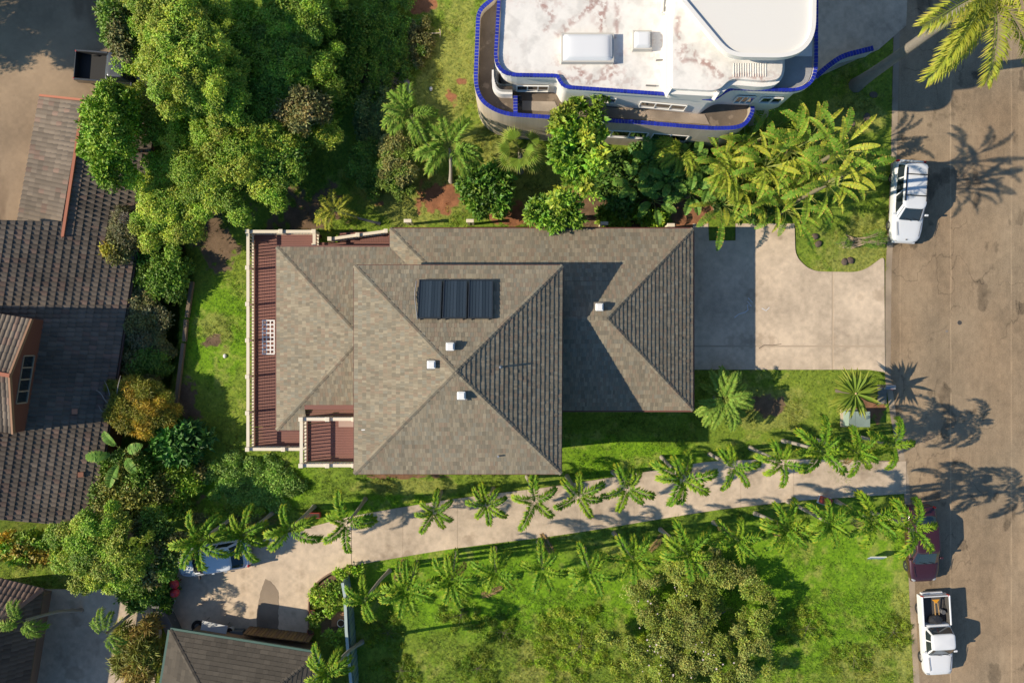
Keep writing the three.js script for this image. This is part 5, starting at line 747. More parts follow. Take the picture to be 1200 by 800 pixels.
T('hedge_shrub', 'dense shrub between the green paddle leaved plants', 'shrub', { px: 790, py: 196, hc: 1.2, rx: 50, rz: 36, ry: 0.9, kind: 'broad', col: [0.12, 0.24, 0.04], n: 900, lobes: 16 });
T('hedge_shrub', 'dense understorey at the road end of the paddle leaf bed', 'shrub', { px: 900, py: 205, hc: 1.2, rx: 76, rz: 44, ry: 0.9, kind: 'broad', col: [0.13, 0.26, 0.03], alt: G.mid, n: 1500, lobes: 24, lobeR: 0.28 });
T('ground_cover', 'row of small leafy plants in the mulch along the rear eave', 'shrub', { px: 742, py: 254, hc: 0.3, rx: 60, rz: 10, ry: 0.4, kind: 'broad', col: G.bright, n: 260, lobes: 16, lobeR: 0.18, tr: 0.02 });
// left garden between the tiled house and the lawn
T('grey_bush', 'bare grey twiggy bush beside the round pale green tree', 'shrub', { px: 150, py: 268, hc: 1.6, rx: 18, rz: 26, ry: 1.0, kind: 'spiky', col: G.grey, alt: [0.3, 0.28, 0.24], n: 520, lobes: 10, gap: 0.3, nl: 12 });
T('garden_shrub', 'yellow flecked shrub at the tiled eave', 'shrub', { px: 140, py: 292, hc: 1.6, rx: 16, rz: 20, ry: 0.9, kind: 'mid', col: G.olive, alt: G.yellow, n: 330, lobes: 10 });
T('garden_tree', 'green tree below the round pale green tree', 'tree', { px: 192, py: 320, hc: 0.6, rx: 36, rz: 30, ry: 1.0, kind: 'mid', col: G.mid, alt: G.mid, n: 1200, lobes: 14 });
T('garden_tree', 'grey green fine leaved tree over the middle of the tiled eave', 'tree', { px: 162, py: 376, hc: 0.5, rx: 40, rz: 46, ry: 1.0, kind: 'fine', col: G.grey, alt: G.olive, n: 2100, lobes: 38, lobeR: 0.22 });
T('garden_tree', 'olive tree with fine foliage above the yellow green tree', 'tree', { px: 174, py: 422, hc: 0.3, rx: 34, rz: 24, ry: 0.9, kind: 'fine', col: G.olive, alt: G.mid, n: 1200, lobes: 14 });
T('yellow_tree', 'yellow green tree with narrow upright leaves beside the timber edging', 'tree', { px: 164, py: 476, hc: 1.3, rx: 44, rz: 38, ry: 1.2, kind: 'spiky', col: [0.27, 0.29, 0.03], alt: G.gold, altShare: 0.4, n: 2600, lobes: 36, lobeR: 0.2 });
T('garden_shrub', 'large leaved bright green plant right of the yellow green tree', 'shrub', { px: 212, py: 514, hc: 0.6, rx: 30, rz: 26, ry: 0.9, kind: 'big', col: [0.08, 0.24, 0.035], n: 260, lobes: 10 });
T('garden_tree', 'pale twiggy tree below the banana plant', 'tree', { px: 152, py: 570, hc: 1.0, rx: 40, rz: 46, ry: 1.2, kind: 'mid', col: [0.26, 0.3, 0.05], alt: G.mid, n: 1500, lobes: 16, gap: 0.12 });
T('garden_shrub', 'leafy thicket beside the lower lawn edge', 'shrub', { px: 206, py: 566, hc: 0.3, rx: 28, rz: 34, ry: 0.9, kind: 'mid', col: G.bright, alt: G.olive, n: 1000, lobes: 14 });
T('garden_tree', 'large feathery green tree between the tiled house and the grey drive', 'tree', { px: 124, py: 640, hc: 4.0, rx: 70, rz: 54, ry: 1.7, kind: 'fine', col: [0.34, 0.44, 0.045], alt: G.bright, n: 4800, lobes: 50, lobeR: 0.18, gap: 0.28 });
T('garden_shrub', 'broad leaved shrub with orange and yellow leaves by the tiled eave', 'shrub', { px: 32, py: 640, hc: 1.2, rx: 40, rz: 18, ry: 0.9, kind: 'broad', col: G.bright, alt: G.gold, n: 460, lobes: 12 });
T('garden_tree', 'leafy green tree above the silver car', 'tree', { px: 186, py: 640, hc: 3.0, rx: 34, rz: 44, ry: 1.4, kind: 'mid', col: G.mid, alt: G.olive, n: 1500, lobes: 16 });
T('garden_shrub', 'round shrub below the large feathery tree', 'shrub', { px: 164, py: 690, hc: 1.6, rx: 22, rz: 22, ry: 0.9, kind: 'mid', col: G.mid, n: 500, lobes: 10 });
T('garden_shrub', 'leafy shrub behind the red lanterns', 'shrub', { px: 190, py: 694, hc: 0.7, rx: 14, rz: 26, ry: 0.6, kind: 'mid', col: G.mid, n: 300, lobes: 8 });
// lawn shrubs by the deck
T('garden_shrub', 'spreading pale green mound of fine leaves at the deck corner', 'shrub', { px: 298, py: 566, hc: 0.08, rx: 58, rz: 30, ry: 0.35, kind: 'fine', col: [0.28, 0.47, 0.08], alt: [0.24, 0.42, 0.08], n: 3000, lobes: 50, lobeR: 0.17, tr: 0.02, flat: 1 });
T('garden_shrub', 'low green shrub under the left end of the palm row', 'shrub', { px: 270, py: 608, hc: 0.3, rx: 46, rz: 12, ry: 0.4, kind: 'fine', col: G.bright, alt: G.olive, n: 600, lobes: 24, lobeR: 0.2, tr: 0.02, flat: 1 });
// big grey green flowering tree, bottom
{
  const t = T('flowering_tree', 'broad grey green tree with small white flowers below the lower palm row', 'tree', { px: 816, py: 738, hc: 1.2, rx: 102, rz: 92, ry: 1.1, kind: 'fine', col: [0.28, 0.36, 0.05], alt: [0.31, 0.36, 0.08], n: 7600, lobes: 130, lobeR: 0.12, scale: 0.9, gap: 0.36, flat: 1 });
  const s = new Soup(); for (let i = 0; i < 5; i++) { const a = i * 1.2566; leaf(s, V(0, 0, 0), V(Math.cos(a), 0.3, Math.sin(a)), UP, 0.07, 0.05, C(1, 1, 1), C(1, 1, 1), 0.1); }
  const fl = []; for (let i = 0; i < 70; i++) { const a = R() * 6.283, q = Math.sqrt(R()) * 0.95, x = Math.cos(a) * q * 90 * MP(2), z = Math.sin(a) * q * 80 * MP(2); if (noise(x * 0.7 + 3, z * 0.7) > 0.42) fl.push([V(x, 1.3 + 0.6 * Math.sqrt(1 - q * q * 0.9) + rr(-0.3, 0.15), z), UP, rr(0.5, 1.0), C(0.7, 0.58, 0.56)]); }
  instanced('flowers', s.geo(), vcol(0.7), fl, t);
}
T('garden_shrub', 'pale grassy thicket left of the flowering tree', 'shrub', { px: 680, py: 756, hc: 0.05, rx: 70, rz: 52, ry: 0.15, kind: 'spiky', col: [0.3, 0.46, 0.03], alt: [0.36, 0.46, 0.05], n: 1300, lobes: 90, lobeR: 0.1, tr: 0.02, gap: 0.4, scale: 0.75, flat: 1 });
T('garden_shrub', 'yellowish bamboo like clump beside the grey house corner', 'shrub', { px: 166, py: 766, hc: 1.8, rx: 27, rz: 40, ry: 1.3, kind: 'strap', col: [0.26, 0.29, 0.03], alt: [0.38, 0.3, 0.06], n: 900, lobes: 14 });
for (const [x, y, rx, ry, k, l] of [[375, 698, 12, 12, 0.5, 'tufted plant at the court side of the planting bed'], [392, 690, 14, 12, 0.5, 'leafy plant in the upper planting bed'], [390, 708, 9, 14, 0.5, 'bright leafy plant in the middle of the planting bed'], [370, 726, 9, 9, 0.5, 'small plant between the clay pots'], [391, 744, 12, 8, 0.8, 'light green plant at the lower end of the planting bed'], [402, 670, 12, 7, 0.5, 'low plant at the tip of the planting bed'], [420, 668, 8, 6, 0.4, 'small round plant on the lawn beside the planting bed'], [452, 785, 0.1, 0.1, 0.2, '']]) if (l) T('garden_plant', l, 'plant', { px: x, py: y, hc: k, rx, rz: ry, ry: k * 0.9, kind: 'broad', col: jitC(G.bright, 0.3).toArray(), n: 20 + rx * ry * 0.32 | 0, lobes: 8, tr: 0.02, scale: 0.6 });
for (const [x, y, l] of [[455, 740, 'clump of tall weeds beside the boundary wall'], [470, 785, 'leafy weed clump on the lawn beside the boundary wall foot'], [560, 782, 'weed tussock left of the pale thicket'], [590, 740, 'grass tussock under the lower palm shadows'], [1000, 770, 'grassy tussock on the rough verge'], [945, 735, 'rough weed patch right of the flowering tree'], [1046, 740, 'brown weed strip along the road edge'], [540, 720, 'small weed clump on the lower lawn']]) T('weed_clump', l, 'plant', { px: x, py: y, hc: 0.02, rx: 30, rz: 22, ry: 0.12, kind: 'spiky', col: [0.26, 0.38, 0.03], alt: [0.2, 0.34, 0.025], n: 240, lobes: 18, lobeR: 0.2, tr: 0.02, gap: 0.35, scale: 0.7, flat: 1 });
// heap of dead twigs
{ const h = thing('twig_heap', 'heap of dead brown twigs on the red soil', 'twigs', P(455, 92, 0)); const gs = []; for (let i = 0; i < 110; i++) { const a = R() * 6.283, d = rr(0, 0.55), b = R() * 6.283, l = rr(0.3, 0.7); const p = V(Math.cos(a) * d, rr(0.05, 0.5) * (1 - d), Math.sin(a) * d * 1.3); gs.push(bar(p, p.clone().add(V(Math.cos(b) * l, rr(-0.05, 0.15), Math.sin(b) * l)), 0.022)); } mesh('twigs', merge(gs), std(0.24, 0.17, 0.13, 0.95), h, 'stuff'); }
// bare sprawling shrub on the verge
{ const h = thing('bare_shrub', 'thin sprawling shrub with bare stems on the small verge lawn', 'shrub', P(1005, 283, 0.4).setY(0)); const gs = [], lf = []; for (let i = 0; i < 26; i++) { const a = rr(-0.6, 0.5) + (R() < 0.25 ? 3 : 0), l = rr(0.6, 1.7), e = V(Math.cos(a) * l, rr(0.3, 1.1), Math.sin(a) * l * 0.8); gs.push(tube([V(rr(-0.9, 0), 0, rr(-0.5, 0.4)), e.clone().multiplyScalar(0.5).setY(e.y * 0.8), e], 0.022, 0.008, 5, 4)); for (let k = 0; k < 9; k++) lf.push([e.clone().multiplyScalar(rr(0.4, 1)).add(V(rr(-0.15, 0.15), rr(-0.1, 0.1), rr(-0.15, 0.15))), UP, rr(0.3, 0.6), jitC(G.mid, 0.3)]); } mesh('stems', merge(gs), std(0.36, 0.28, 0.2, 0.9), h); instanced('foliage', CLUMP.spiky[0], LEAF, lf, h); }
// bare branches sticking out of the yellow green tree
{ const h = thing('bare_branch', 'leafless grey branches reaching over the tiled roof beside the yellow green tree', 'branches', PG(138, 476)); const gs = []; for (const l of [[[132, 475, 1.2], [122, 468, 2.2], [117, 460, 2.4], [112, 457, 2.5]], [[130, 472, 1.2], [126, 455, 2.2], [122, 446, 2.4]], [[136, 470, 1.2], [138, 452, 2.2], [141, 440, 2.4]], [[128, 478, 1.2], [119, 482, 2], [115, 475, 2.2]], [[138, 476, -2], [136, 476, -0.5], [132, 475, 1.2]]]) gs.push(tube(l.map(p => P(...p).sub(h.position)), 0.045, 0.015, 8, 5)); mesh('branch', merge(gs), std(0.26, 0.24, 0.23, 0.9), h); }

// ---------------------------------------------------------------- palms
function frondGeo(seed, o) {                      // feather leaf growing along +x
  const { L = 2.1, e0 = 0.9, drop = 1.5, n = 26, ll = 0.46, lw = 0.055, lift = 0.5, col = [0.12, 0.22, 0.025], tip = [0.34, 0.34, 0.05], from = 0.14, rs = 0.028, droop = 0.35 } = o, r = rng(seed), s = new Soup(), pts = [];
  let p = V(0, 0, 0); const st = 20, tw = rr(-0.35, 0.35, r); for (let i = 0; i <= st; i++) { pts.push(p.clone()); const t = i / st, a = e0 - (e0 + drop) * Math.pow(t, 1.25), b = tw * t; p = p.clone().add(V(Math.cos(a) * Math.cos(b), Math.sin(a), Math.cos(a) * Math.sin(b)).multiplyScalar(L / st)); }
  const kc = C(0.24, 0.3, 0.06);
  for (let i = 0; i < st; i++) { const a = pts[i], b = pts[i + 1], w0 = rs * (1 - i / st * 0.8), w1 = rs * (1 - (i + 1) / st * 0.8), d = b.clone().sub(a).normalize(), sd = d.clone().cross(UP).normalize(), n_ = sd.clone().cross(d); const f = (q, w, k) => q.clone().addScaledVector(k < 0 ? sd : k > 0 ? sd : n_, k === 0 ? w * 1.2 : k * w); s.quad(f(a, w0, -1), f(b, w1, -1), f(b, w1, 0), f(a, w0, 0), kc); s.quad(f(a, w0, 0), f(b, w1, 0), f(b, w1, 1), f(a, w0, 1), kc); s.quad(f(a, w0, -1), f(a, w0, 1), f(b, w1, 1), f(b, w1, -1), kc); }
  for (let i = 0; i < n; i++) for (const sg of [-1, 1]) {
    const t = from + (1 - from) * (i + rr(0, 0.8, r)) / n, x = Math.min(st - 1e-3, t * st), j = x | 0, b = pts[j].clone().lerp(pts[j + 1], x - j), d = pts[j + 1].clone().sub(pts[j]).normalize(), sd = d.clone().cross(UP).normalize().multiplyScalar(sg), nn = d.clone().cross(sd).normalize().multiplyScalar(-sg);
    if (nn.y < 0 && Math.abs(d.y) < 0.9) nn.negate();
    const len = ll * (0.55 + 0.6 * Math.sin(Math.PI * Math.min(1, 0.15 + t * 0.85))) * rr(0.8, 1.15, r), up = lift + rr(-1, 1, r) * (o.wild ?? 0.35);
    const dir = sd.clone().multiplyScalar(Math.cos(up) * 0.85).addScaledVector(nn, Math.sin(up)).addScaledVector(d, 0.45 + 0.5 * t).normalize();
    const k = jitC(col, 0.25, r), k2 = jitC(r() < (o.tips ?? 0.5) ? tip : col, 0.2, r);
    const sidew = dir.clone().cross(nn).normalize().multiplyScalar(lw / 2), m = b.clone().addScaledVector(dir, len * 0.5).addScaledVector(UP, 0.02), tp = b.clone().addScaledVector(dir, len * 0.92).addScaledVector(UP, -len * droop);
    s.tri(b, m.clone().add(sidew), m.clone().sub(sidew), k); s.tri(m.clone().add(sidew), tp, m.clone().sub(sidew), k, k2, k);
  }
  return s.geo();
}
function palm(name, label, o, group) {
  const h = o.h, root = thing(name, label, 'palm', P(o.px, o.py, h).setY(0), 0, group), lean = o.lean || V(0, 0, 0), top = V(0, h, 0);
  const base = lean.clone().setY(0);
  if (o.trunk !== 0) mesh('trunk', tube([base, base.clone().multiplyScalar(0.45).setY(h * 0.4), top.clone().setY(h * 0.97)], t => lerp((o.tr || 0.11) * (1 + 0.5 * Math.exp(-t * 9)), (o.tr || 0.11) * 0.75, t), 0, 14, 9), o.bark || PALMBARK, root);
  if (o.shaft) mesh('crownshaft', new THREE.CylinderGeometry(0.05, o.tr || 0.1, 0.7, 10).translate(0, h - 0.2, 0), std(0.14, 0.22, 0.05, 0.5), root);
  const n = o.n || 8; for (let i = 0; i < n; i++) { const g = o.geos[(i + (o.k || 0)) % o.geos.length], m = mesh('frond', g, FROND, root); m.position.set(0, h + rr(-0.05, 0.05), 0); const s = rr(0.88, 1.1) * (o.s || 1); m.scale.setScalar(s); m.rotation.set(0, (o.a0 ?? R() * 6.28) + i / n * 6.283 + rr(-0.35, 0.35), rr(-0.25, 0.2) + (o.tilt || 0), 'YXZ'); }
  if (o.dead) { const m = mesh('dead_frond', DEADF, FROND, root); m.position.set(0, h - 0.25, 0); m.rotation.set(0, rr(0, 6.28), -0.7, 'YXZ'); }
  return root;
}
const DEADF = frondGeo(99, { L: 1.5, e0: 0.3, drop: 1.2, n: 34, ll: 0.3, lw: 0.05, lift: 0.1, col: [0.3, 0.19, 0.08], tip: [0.4, 0.28, 0.12], rs: 0.014, droop: 0.5 });
const FALLF = frondGeo(98, { L: 1.5, e0: 0.05, drop: 0.1, n: 34, ll: 0.3, lw: 0.05, lift: 0.12, col: [0.3, 0.2, 0.09], tip: [0.42, 0.3, 0.13], rs: 0.016, droop: 0.05 });
const NTH = ['first', 'second', 'third', 'fourth', 'fifth', 'sixth', 'seventh', 'eighth', 'ninth', 'tenth', 'eleventh', 'twelfth', 'thirteenth', 'fourteenth', 'fifteenth'];
const ROWF = [0, 1, 2, 3, 4, 5, 6, 7, 8].map(i => frondGeo(100 + i, { L: 1.75 + 0.16 * (i % 3), e0: 0.9 + 0.15 * (i % 2), drop: 1.5 + 0.12 * (i % 4), n: 60, ll: 0.36, lw: 0.075, lift: 0.45, wild: 0.7, col: i % 3 ? [0.13, 0.27, 0.016] : [0.2, 0.33, 0.02], tip: [0.55, 0.5, 0.04], tips: 0.4, from: 0.12, rs: 0.012, droop: 0.25 }));
[[1045, 521, 4.6], [1003, 530, 5], [962, 528, 5.2], [915, 541, 5.2], [858, 546, 5], [800, 560, 5], [735, 571, 5], [678, 580, 5], [626, 586, 5], [571, 591, 5], [510, 599, 5], [408, 612, 5.2], [340, 619, 5.2], [286, 626, 5.2], [236, 632, 5.2]].forEach(([x, y, h], i) => palm('driveway_palm', `slender feather palm, ${NTH[i]} from the road, on the house side of the long driveway`, { px: x, py: y, h: h + 1.4 * (hash(i, 31) - 0.5), geos: ROWF, k: i, n: 5 + (i * 7) % 4, s: 0.78 + 0.3 * hash(i, 3), tr: 0.1, shaft: 1, a0: i * 1.3, lean: V(rr(-0.3, 0.3), 0, rr(-0.3, 0.3)), dead: i % 4 === 1 }, 'palms along the house side of the long driveway'));
[[1069, 618, 5.8], [1022, 608, 6], [970, 612, 6], [920, 618, 6], [864, 632, 6], [805, 648, 6.2], [742, 654, 6], [692, 670, 6.6], [636, 666, 6], [581, 669, 6.2], [530, 678, 6.2], [478, 690, 6.4], [428, 702, 6.6]].forEach(([x, y, h], i) => palm('lawn_palm', `feather palm, ${NTH[i]} from the road, on the grass side of the long driveway`, { px: x, py: y, h: h - 0.5 + 0.9 * (hash(i, 57) - 0.5), geos: ROWF, k: i * 2, n: 6 + (i * 5) % 4, s: 0.86 + 0.32 * hash(i, 9), tr: 0.1, shaft: 1, a0: i * 0.9, lean: V(rr(-0.4, 0.4), 0, rr(0, 0.4)), dead: i % 3 === 1 }, 'palms along the grass side of the long driveway'));
palm('lawn_palm', 'feather palm with bent pale trunk beside the pale green boundary wall', { px: 385, py: 788, h: 5.4, geos: ROWF, n: 7, s: 0.95, tr: 0.11, shaft: 1, lean: P(424, 752, 0).sub(P(385, 788, 5.4).setY(0)) });
[[560, 700, 0.4], [650, 652, 2.1], [782, 622, 4], [462, 684, 1.2], [905, 606, 5]].forEach(([x, y, a]) => { const f = thing('fallen_frond', 'dry brown palm frond lying on the grass beside the long driveway', 'frond', P(x, y, 0.08), a, 'fallen palm fronds on the grass'); mesh('frond', FALLF, FROND, f); });
// feather palms of the upper lawn
const YARDF = [0, 1, 2, 3].map(i => frondGeo(140 + i, { L: 2.0, e0: 0.7, drop: 1.1, n: 40, ll: 0.55, lw: 0.07, lift: 0.35, col: [0.17, 0.3, 0.03], tip: [0.4, 0.38, 0.08], from: 0.18, wild: 0.6, rs: 0.018 }));
palm('yard_palm', 'feather palm beside the clipped shrub on the upper lawn', { px: 481, py: 134, h: 3.6, geos: YARDF, n: 12, s: 0.9, lean: V(0.7, 0, 1.2) });
palm('yard_palm', 'feather palm with two leaning stems near the white house corner', { px: 527, py: 172, h: 3.4, geos: YARDF, n: 12, s: 1.0, lean: V(-0.2, 0, 1.2) });
palm('yard_palm', 'small yellowish palm with slanting thin trunk at the rear deck', { px: 392, py: 247, h: 2.2, geos: [0, 1].map(i => frondGeo(150 + i, { L: 1.7, e0: 0.6, drop: 0.9, n: 30, ll: 0.5, lw: 0.06, lift: 0.2, col: [0.3, 0.32, 0.03], tip: [0.5, 0.42, 0.06] })), n: 7, s: 0.8, tr: 0.07, lean: P(445, 262, 0).sub(P(392, 247, 2.2).setY(0)) });
// fan palm beside the white house
function fanGeo(seed, o) { const { pet = 0.7, rad = 0.75, n = 22, span = 2.5, col, tip, e = 0.5 } = o, r = rng(seed), s = new Soup(), d = V(Math.cos(e), Math.sin(e), 0), c = d.clone().multiplyScalar(pet), k0 = C(0.26, 0.26, 0.08), sd = V(0, 0, 1);
  s.quad(V(0, 0, -0.025), V(0, 0, 0.025), c.clone().add(V(0, 0, 0.02)), c.clone().add(V(0, 0, -0.02)), k0); s.quad(V(0, -0.03, 0), V(0, 0.03, 0), c.clone().add(V(0, 0.02, 0)), c.clone().add(V(0, -0.02, 0)), k0);
  for (let i = 0; i < n; i++) { const a = (i / (n - 1) - 0.5) * 2 * span, w = span / n * 1.9, L = rad * (1 - 0.28 * Math.pow(Math.abs(a) / span, 2)) * rr(0.9, 1.08, r), f = (q, R_, y) => c.clone().addScaledVector(V(Math.cos(e * 0.4), Math.sin(e * 0.4), 0), Math.cos(q) * R_).addScaledVector(sd, Math.sin(q) * R_).add(V(0, y, 0)); const k = jitC(col, 0.2, r), k2 = jitC(tip, 0.2, r), m = f(a, L * 0.6, 0.03), l = f(a - w / 2, L * 0.58, -0.02), q = f(a + w / 2, L * 0.58, -0.02), tp = f(a, L, -0.22 * L * rr(0.6, 1.4, r)); s.tri(c, l, m, k); s.tri(c, m, q, k); s.tri(l, tp, m, k, k2, k); s.tri(m, tp, q, k, k2, k); } return s.geo(); }
const FANF = [0, 1, 2].map(i => fanGeo(160 + i, { pet: 0.85, rad: 0.85, n: 18, span: 1.5, col: [0.26, 0.38, 0.05], tip: [0.5, 0.48, 0.14], e: [0.15, 0.65, 1.0][i] }));
palm('fan_palm', 'fan palm with broad pleated leaves in front of the curved white terrace', { px: 610, py: 176, h: 3.0, geos: FANF, n: 14, s: 0.95, tr: 0.16, lean: V(0, 0, 0.5) });
const AREC = [0, 1, 2, 3].map(i => frondGeo(155 + i, { L: 2.2, e0: 1.0 - 0.1 * i, drop: 1.2, n: 40, ll: 0.5, lw: 0.06, lift: 0.3, col: [0.3, 0.4, 0.04], tip: [0.62, 0.46, 0.08], from: 0.2, wild: 0.6, rs: 0.016 }));
[[858, 204, 2.6, 'feather palm at the white house end of the driveway bed'], [914, 208, 2.8, 'feather palm in the middle of the driveway bed'], [960, 200, 2.6, 'feather palm at the road end of the driveway bed'], [884, 236, 1.8, 'low feather palm hanging over the top of the driveway'], [938, 172, 2.4, 'feather palm on the white house side of the driveway bed'], [800, 176, 2.4, 'feather palm close to the blue edged terrace end']].forEach(([x, y, h, l]) => palm('bed_palm', l, { px: x, py: y, h, geos: AREC, n: 12, s: 0.78, tr: 0.08, dead: 1 }));
// big rosette palm beside the garage corner
const SAGO = [0, 1, 2, 3].map(i => frondGeo(170 + i, { L: 1.75, e0: 0.62 - 0.2 * i, drop: 0.6, n: 40, ll: 0.36, lw: 0.075, lift: 0.2, col: [0.22, 0.36, 0.05], tip: [0.44, 0.5, 0.1], from: 0.12, droop: 0.12 }));
palm('rosette_palm', 'full round rosette palm on the lawn beside the garage corner', { px: 850, py: 468, h: 1.6, geos: SAGO, n: 30, s: 1.0, tr: 0.2 });
// spiky palm near the mailbox: strap leaves in a wheel
{ const s0 = []; for (let v = 0; v < 4; v++) { const r = rng(180 + v), s = new Soup(), L = rr(1.0, 1.2, r), e = 0.35 - v * 0.22, k = jitC([0.17, 0.26, 0.03], 0.15, r), k2 = jitC([0.38, 0.38, 0.06], 0.15, r), w = 0.085, pt = (x, z, y) => V(x * Math.cos(e), x * Math.sin(e) - y, z); s.quad(pt(0.03, -w * 0.4, 0), pt(L * 0.55, -w, 0.02), pt(L * 0.55, 0, 0.07), pt(0.03, 0, 0.02), k); s.quad(pt(0.03, 0, 0.02), pt(L * 0.55, 0, 0.07), pt(L * 0.55, w, 0.02), pt(0.03, w * 0.4, 0), k); s.tri(pt(L * 0.55, -w, 0.02), pt(L, 0, 0.16), pt(L * 0.55, 0, 0.07), k, k2, k); s.tri(pt(L * 0.55, 0, 0.07), pt(L, 0, 0.16), pt(L * 0.55, w, 0.02), k, k2, k); s0.push(s.geo()); }
  const p = palm('spiky_palm', 'wheel shaped spiky palm above the green utility cabinet', { px: 1003, py: 461, h: 2.5, geos: s0, n: 66, s: 1.3, tr: 0.09, bark: BARK }); mesh('heart', new THREE.SphereGeometry(0.06, 10, 8).translate(0, 2.56, 0), std(0.5, 0.36, 0.2, 0.8), p); }
// tall palm leaning out over the road
{ const F2 = [0, 1, 2, 3, 4].map(i => frondGeo(190 + i, { L: 3.9, e0: 0.75 - 0.12 * i, drop: 0.55 + 0.1 * i, n: 74, ll: 0.8, lw: 0.06, lift: 0.45, col: [0.36, 0.4, 0.045], tip: [0.66, 0.54, 0.1], from: 0.1, rs: 0.05, droop: 0.25 }));
  const base = P(1003, 100, 0), top = P(1160, -12, 11.4).setY(0);
  palm('tall_palm', 'tall palm with thick grey trunk and long fronds reaching over the road', { px: 1160, py: -12, h: 11.4, geos: F2, n: 20, s: 1.1, tr: 0.3, lean: base.sub(top), a0: 0.25, bark: std(0.4, 0.36, 0.3, 0.95, { bumpMap: grain, bumpScale: 0.05, map: cloudy }) }); }
// paddle leaved plants in the bed behind the driveway
function paddleGeo(seed, o) { const { pet = 1.3, bl = 1.5, bw = 0.5, e0 = 1.2, drop = 1.6, col, tip, torn = 0.3 } = o, r = rng(seed), s = new Soup(), pts = []; let p = V(0, 0, 0); const st = 22, L = pet + bl; for (let i = 0; i <= st; i++) { pts.push(p.clone()); const t = i / st, a = e0 - drop * Math.pow(t, 1.6); p = p.clone().add(V(Math.cos(a), Math.sin(a), 0).multiplyScalar(L / st)); }
  const k0 = C(0.3, 0.34, 0.09), sd = V(0, 0, 1); for (let i = 0; i < st; i++) { const w = 0.035 * (1 - i / st * 0.7), a = pts[i], b = pts[i + 1]; s.quad(a.clone().addScaledVector(sd, w), b.clone().addScaledVector(sd, w), b.clone().addScaledVector(sd, -w), a.clone().addScaledVector(sd, -w), k0); s.quad(a.clone().add(V(0, w, 0)), b.clone().add(V(0, w, 0)), b.clone().add(V(0, -w, 0)), a.clone().add(V(0, -w, 0)), k0); }
  const i0 = Math.round(pet / L * st), nb = 26, at = t => { const x = Math.min(st - 1e-3, lerp(i0, st, t)), j = x | 0; return pts[j].clone().lerp(pts[j + 1], x - j); }, wAt = t => bw * Math.pow(Math.sin(Math.PI * clamp(0.06 + t * 0.93)), 0.6);
  for (const sg of [-1, 1]) { const up = rr(0.25, 0.8, r); for (let i = 0; i < nb; i++) { const t0 = i / nb, t1 = (i + 1 - (r() < torn ? 0.25 : 0)) / nb, dr = r() < torn ? rr(0, 0.5, r) : 0, a = at(t0), b = at(t1), f = (q, t, w) => q.clone().add(V(0.16 * w, w * Math.sin(up - dr) - w * w * 0.5, sg * w * Math.cos(up - dr))); const k = jitC(col, 0.16, r), k2 = jitC(r() < 0.22 + t0 * 0.3 ? tip : col, 0.18, r), w0 = wAt(t0), w1 = wAt(t1), m0 = f(a, t0, w0 * 0.55), m1 = f(b, t1, w1 * 0.55), e0_ = f(a, t0, w0), e1 = f(b, t1, w1); s.quad(a, b, m1, m0, k); s.tri(m0, m1, e1, k, k, k2); s.tri(m0, e1, e0_, k, k2, k2); } }
  return s.geo(); }
const PAD = [0, 1, 2, 3, 4, 5].map(i => paddleGeo(200 + i, { pet: 1.2 + 0.15 * (i % 3), bl: 1.5 + 0.2 * (i % 2), bw: 0.17 + 0.04 * (i % 3), e0: 1.4 - 0.12 * i, drop: 1.3 + 0.2 * (i % 3), col: i % 3 === 0 ? [0.42, 0.46, 0.045] : i % 3 === 1 ? [0.26, 0.4, 0.035] : [0.17, 0.32, 0.03], tip: [0.62, 0.42, 0.09], torn: 0.8 }));
const PADD = [0, 1, 2].map(i => paddleGeo(220 + i, { pet: 0.9, bl: 1.3, bw: 0.34, e0: 1.2 - 0.2 * i, drop: 1.6, col: [0.15, 0.3, 0.05], tip: [0.3, 0.38, 0.08] }));
const paddle = (x, y, h, n, geos, s, label, group) => { const root = thing('paddle_plant', label, 'plant', P(x, y, h), 0, group), gy = groundY(root.position.x, root.position.z); root.position.y = gy; h -= gy; mesh('stem', tube([V(0, 0, 0), V(0.05, h * 0.5, 0), V(0, h, 0)], 0.14, 0.1, 8, 8), std(0.2, 0.17, 0.1, 0.9), root); for (let i = 0; i < n; i++) { const m = mesh('paddle_leaf', geos[(i * 5 + (x | 0)) % geos.length], FROND, root); m.position.y = h - 0.1; m.scale.setScalar(s * rr(0.85, 1.12)); m.rotation.y = i * 2.4 + rr(-0.4, 0.4) + x; } };
[[846, 190, 2.2], [872, 170, 2.4], [897, 196, 3.0], [925, 178, 3.6], [950, 192, 3.0], [978, 180, 6.4], [868, 218, 1.8], [905, 228, 1.8], [940, 224, 2.4], [970, 216, 6.3], [893, 160, 2.0], [950, 160, 3.2], [990, 204, 6.2], [845, 240, 1.3], [920, 246, 1.2]].forEach(([x, y, h]) => paddle(x, y, h, 13, PAD, 0.88, 'yellow green paddle leaved plant with browned leaf edges in the bed beside the driveway', 'yellow green paddle plants of the driveway bed'));
[[760, 190, 1.5], [785, 212, 1.5], [812, 196, 1.6], [742, 216, 1.2], [810, 226, 1.2], [775, 180, 1.3], [832, 214, 1.4], [766, 236, 0.9]].forEach(([x, y, h]) => paddle(x, y, h, 8, PADD, 0.8, 'green paddle leaved plant between the upright bright tree and the driveway bed', 'green paddle plants by the white house'));
paddle(148, 530, 1.2, 6, PADD, 1.0, 'banana plant with long leaves beside the tiled eave');
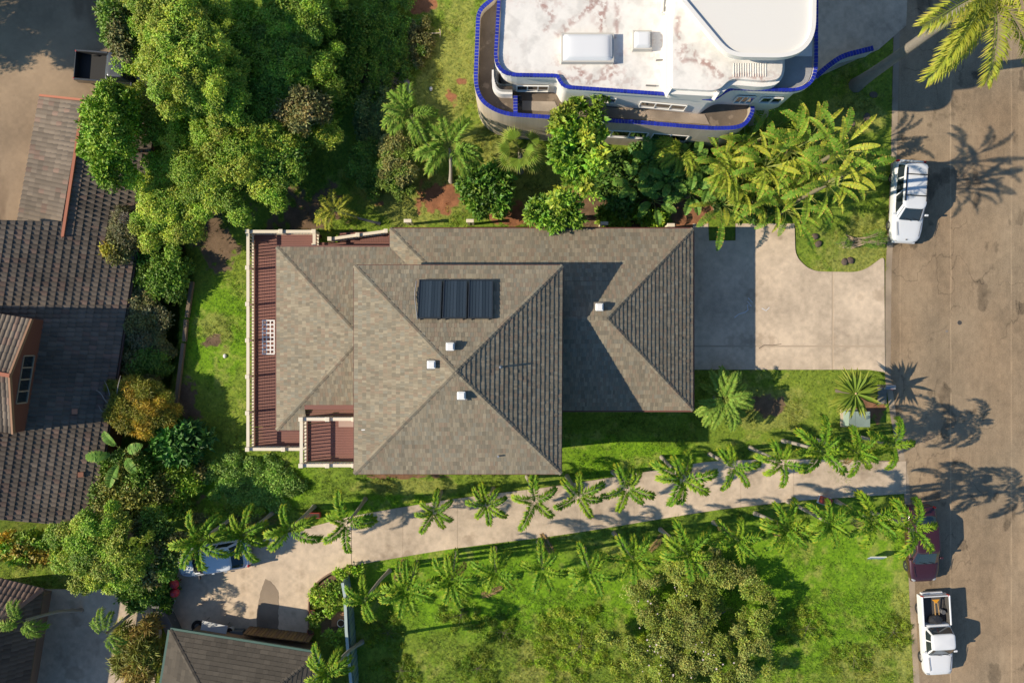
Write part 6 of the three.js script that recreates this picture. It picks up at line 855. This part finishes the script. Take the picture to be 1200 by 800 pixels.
palm('yard_palm', 'feather palm leaning over the grey drive below the large feathery tree', { px: 124, py: 742, h: 3.6, geos: YARDF, n: 5, s: 0.7, tr: 0.1, lean: P(176, 700, 0).sub(P(124, 742, 3.6).setY(0)) });
palm('yard_palm', 'drooping palm hanging over the small reddish tile roof', { px: 26, py: 728, h: 4.6, geos: YARDF, n: 7, s: 0.7, tr: 0.1, lean: P(96, 715, 0).sub(P(26, 728, 4.6).setY(0)) });

// ---------------------------------------------------------------- grass
{
  const tuft = (seed, n, h, w) => { const r = rng(seed), s = new Soup(); for (let i = 0; i < n; i++) { const a = r() * 6.283, b = r() * 6.283, l = h * rr(0.5, 1.2, r), o = V(rr(-1, 1, r) * 0.07, 0, rr(-1, 1, r) * 0.07), t = o.clone().add(V(Math.cos(a) * l, l * rr(0.25, 0.7, r), Math.sin(a) * l)), sd = V(Math.cos(b), 0, Math.sin(b)).multiplyScalar(w), k = rr(0.75, 1.25, r); s.tri(o.clone().add(sd), o.clone().sub(sd), t, C(k, k, k)); } return s.geo(); };
  const list = [[], [], []], N = 200000, tall = [];
  for (let i = 0; i < N; i++) {
    const px = rr(-30, 1075), py = rr(-30, 830); if (AREAS.some(a => inside(a, px, py))) continue;
    const g = groundAt(px, py); if (R() < g[3] * 0.93) continue;
    const rough = sm(0.35, 0.6, fbm(px / 30 + 70, py / 30, 3) + (py > 690 && px > 560 ? 0.2 : -0.08)), k = rr(0.55, 1.6), p = PG(px, py);
    list[i % 2].push([p, V(rr(-0.3, 0.3), 1, rr(-0.3, 0.3)).normalize(), rr(0.5, 0.9) * (1 + rough * 0.9), C(g[0] * k * rr(0.95, 1.25), g[1] * k * 1.12, g[2] * k * 0.7)]);
  }
  const GM = leafMat(0.35, 0.7);
  [tuft(301, 6, 0.09, 0.013), tuft(302, 5, 0.15, 0.012)].forEach((g, i) => { const m = instanced('grass', g, GM, list[i]); tag(m, i ? 'longer grass blades mixed through the lawns' : 'short green grass of the lawns', 'grass'); });
}

renderer.render(scene, camera);
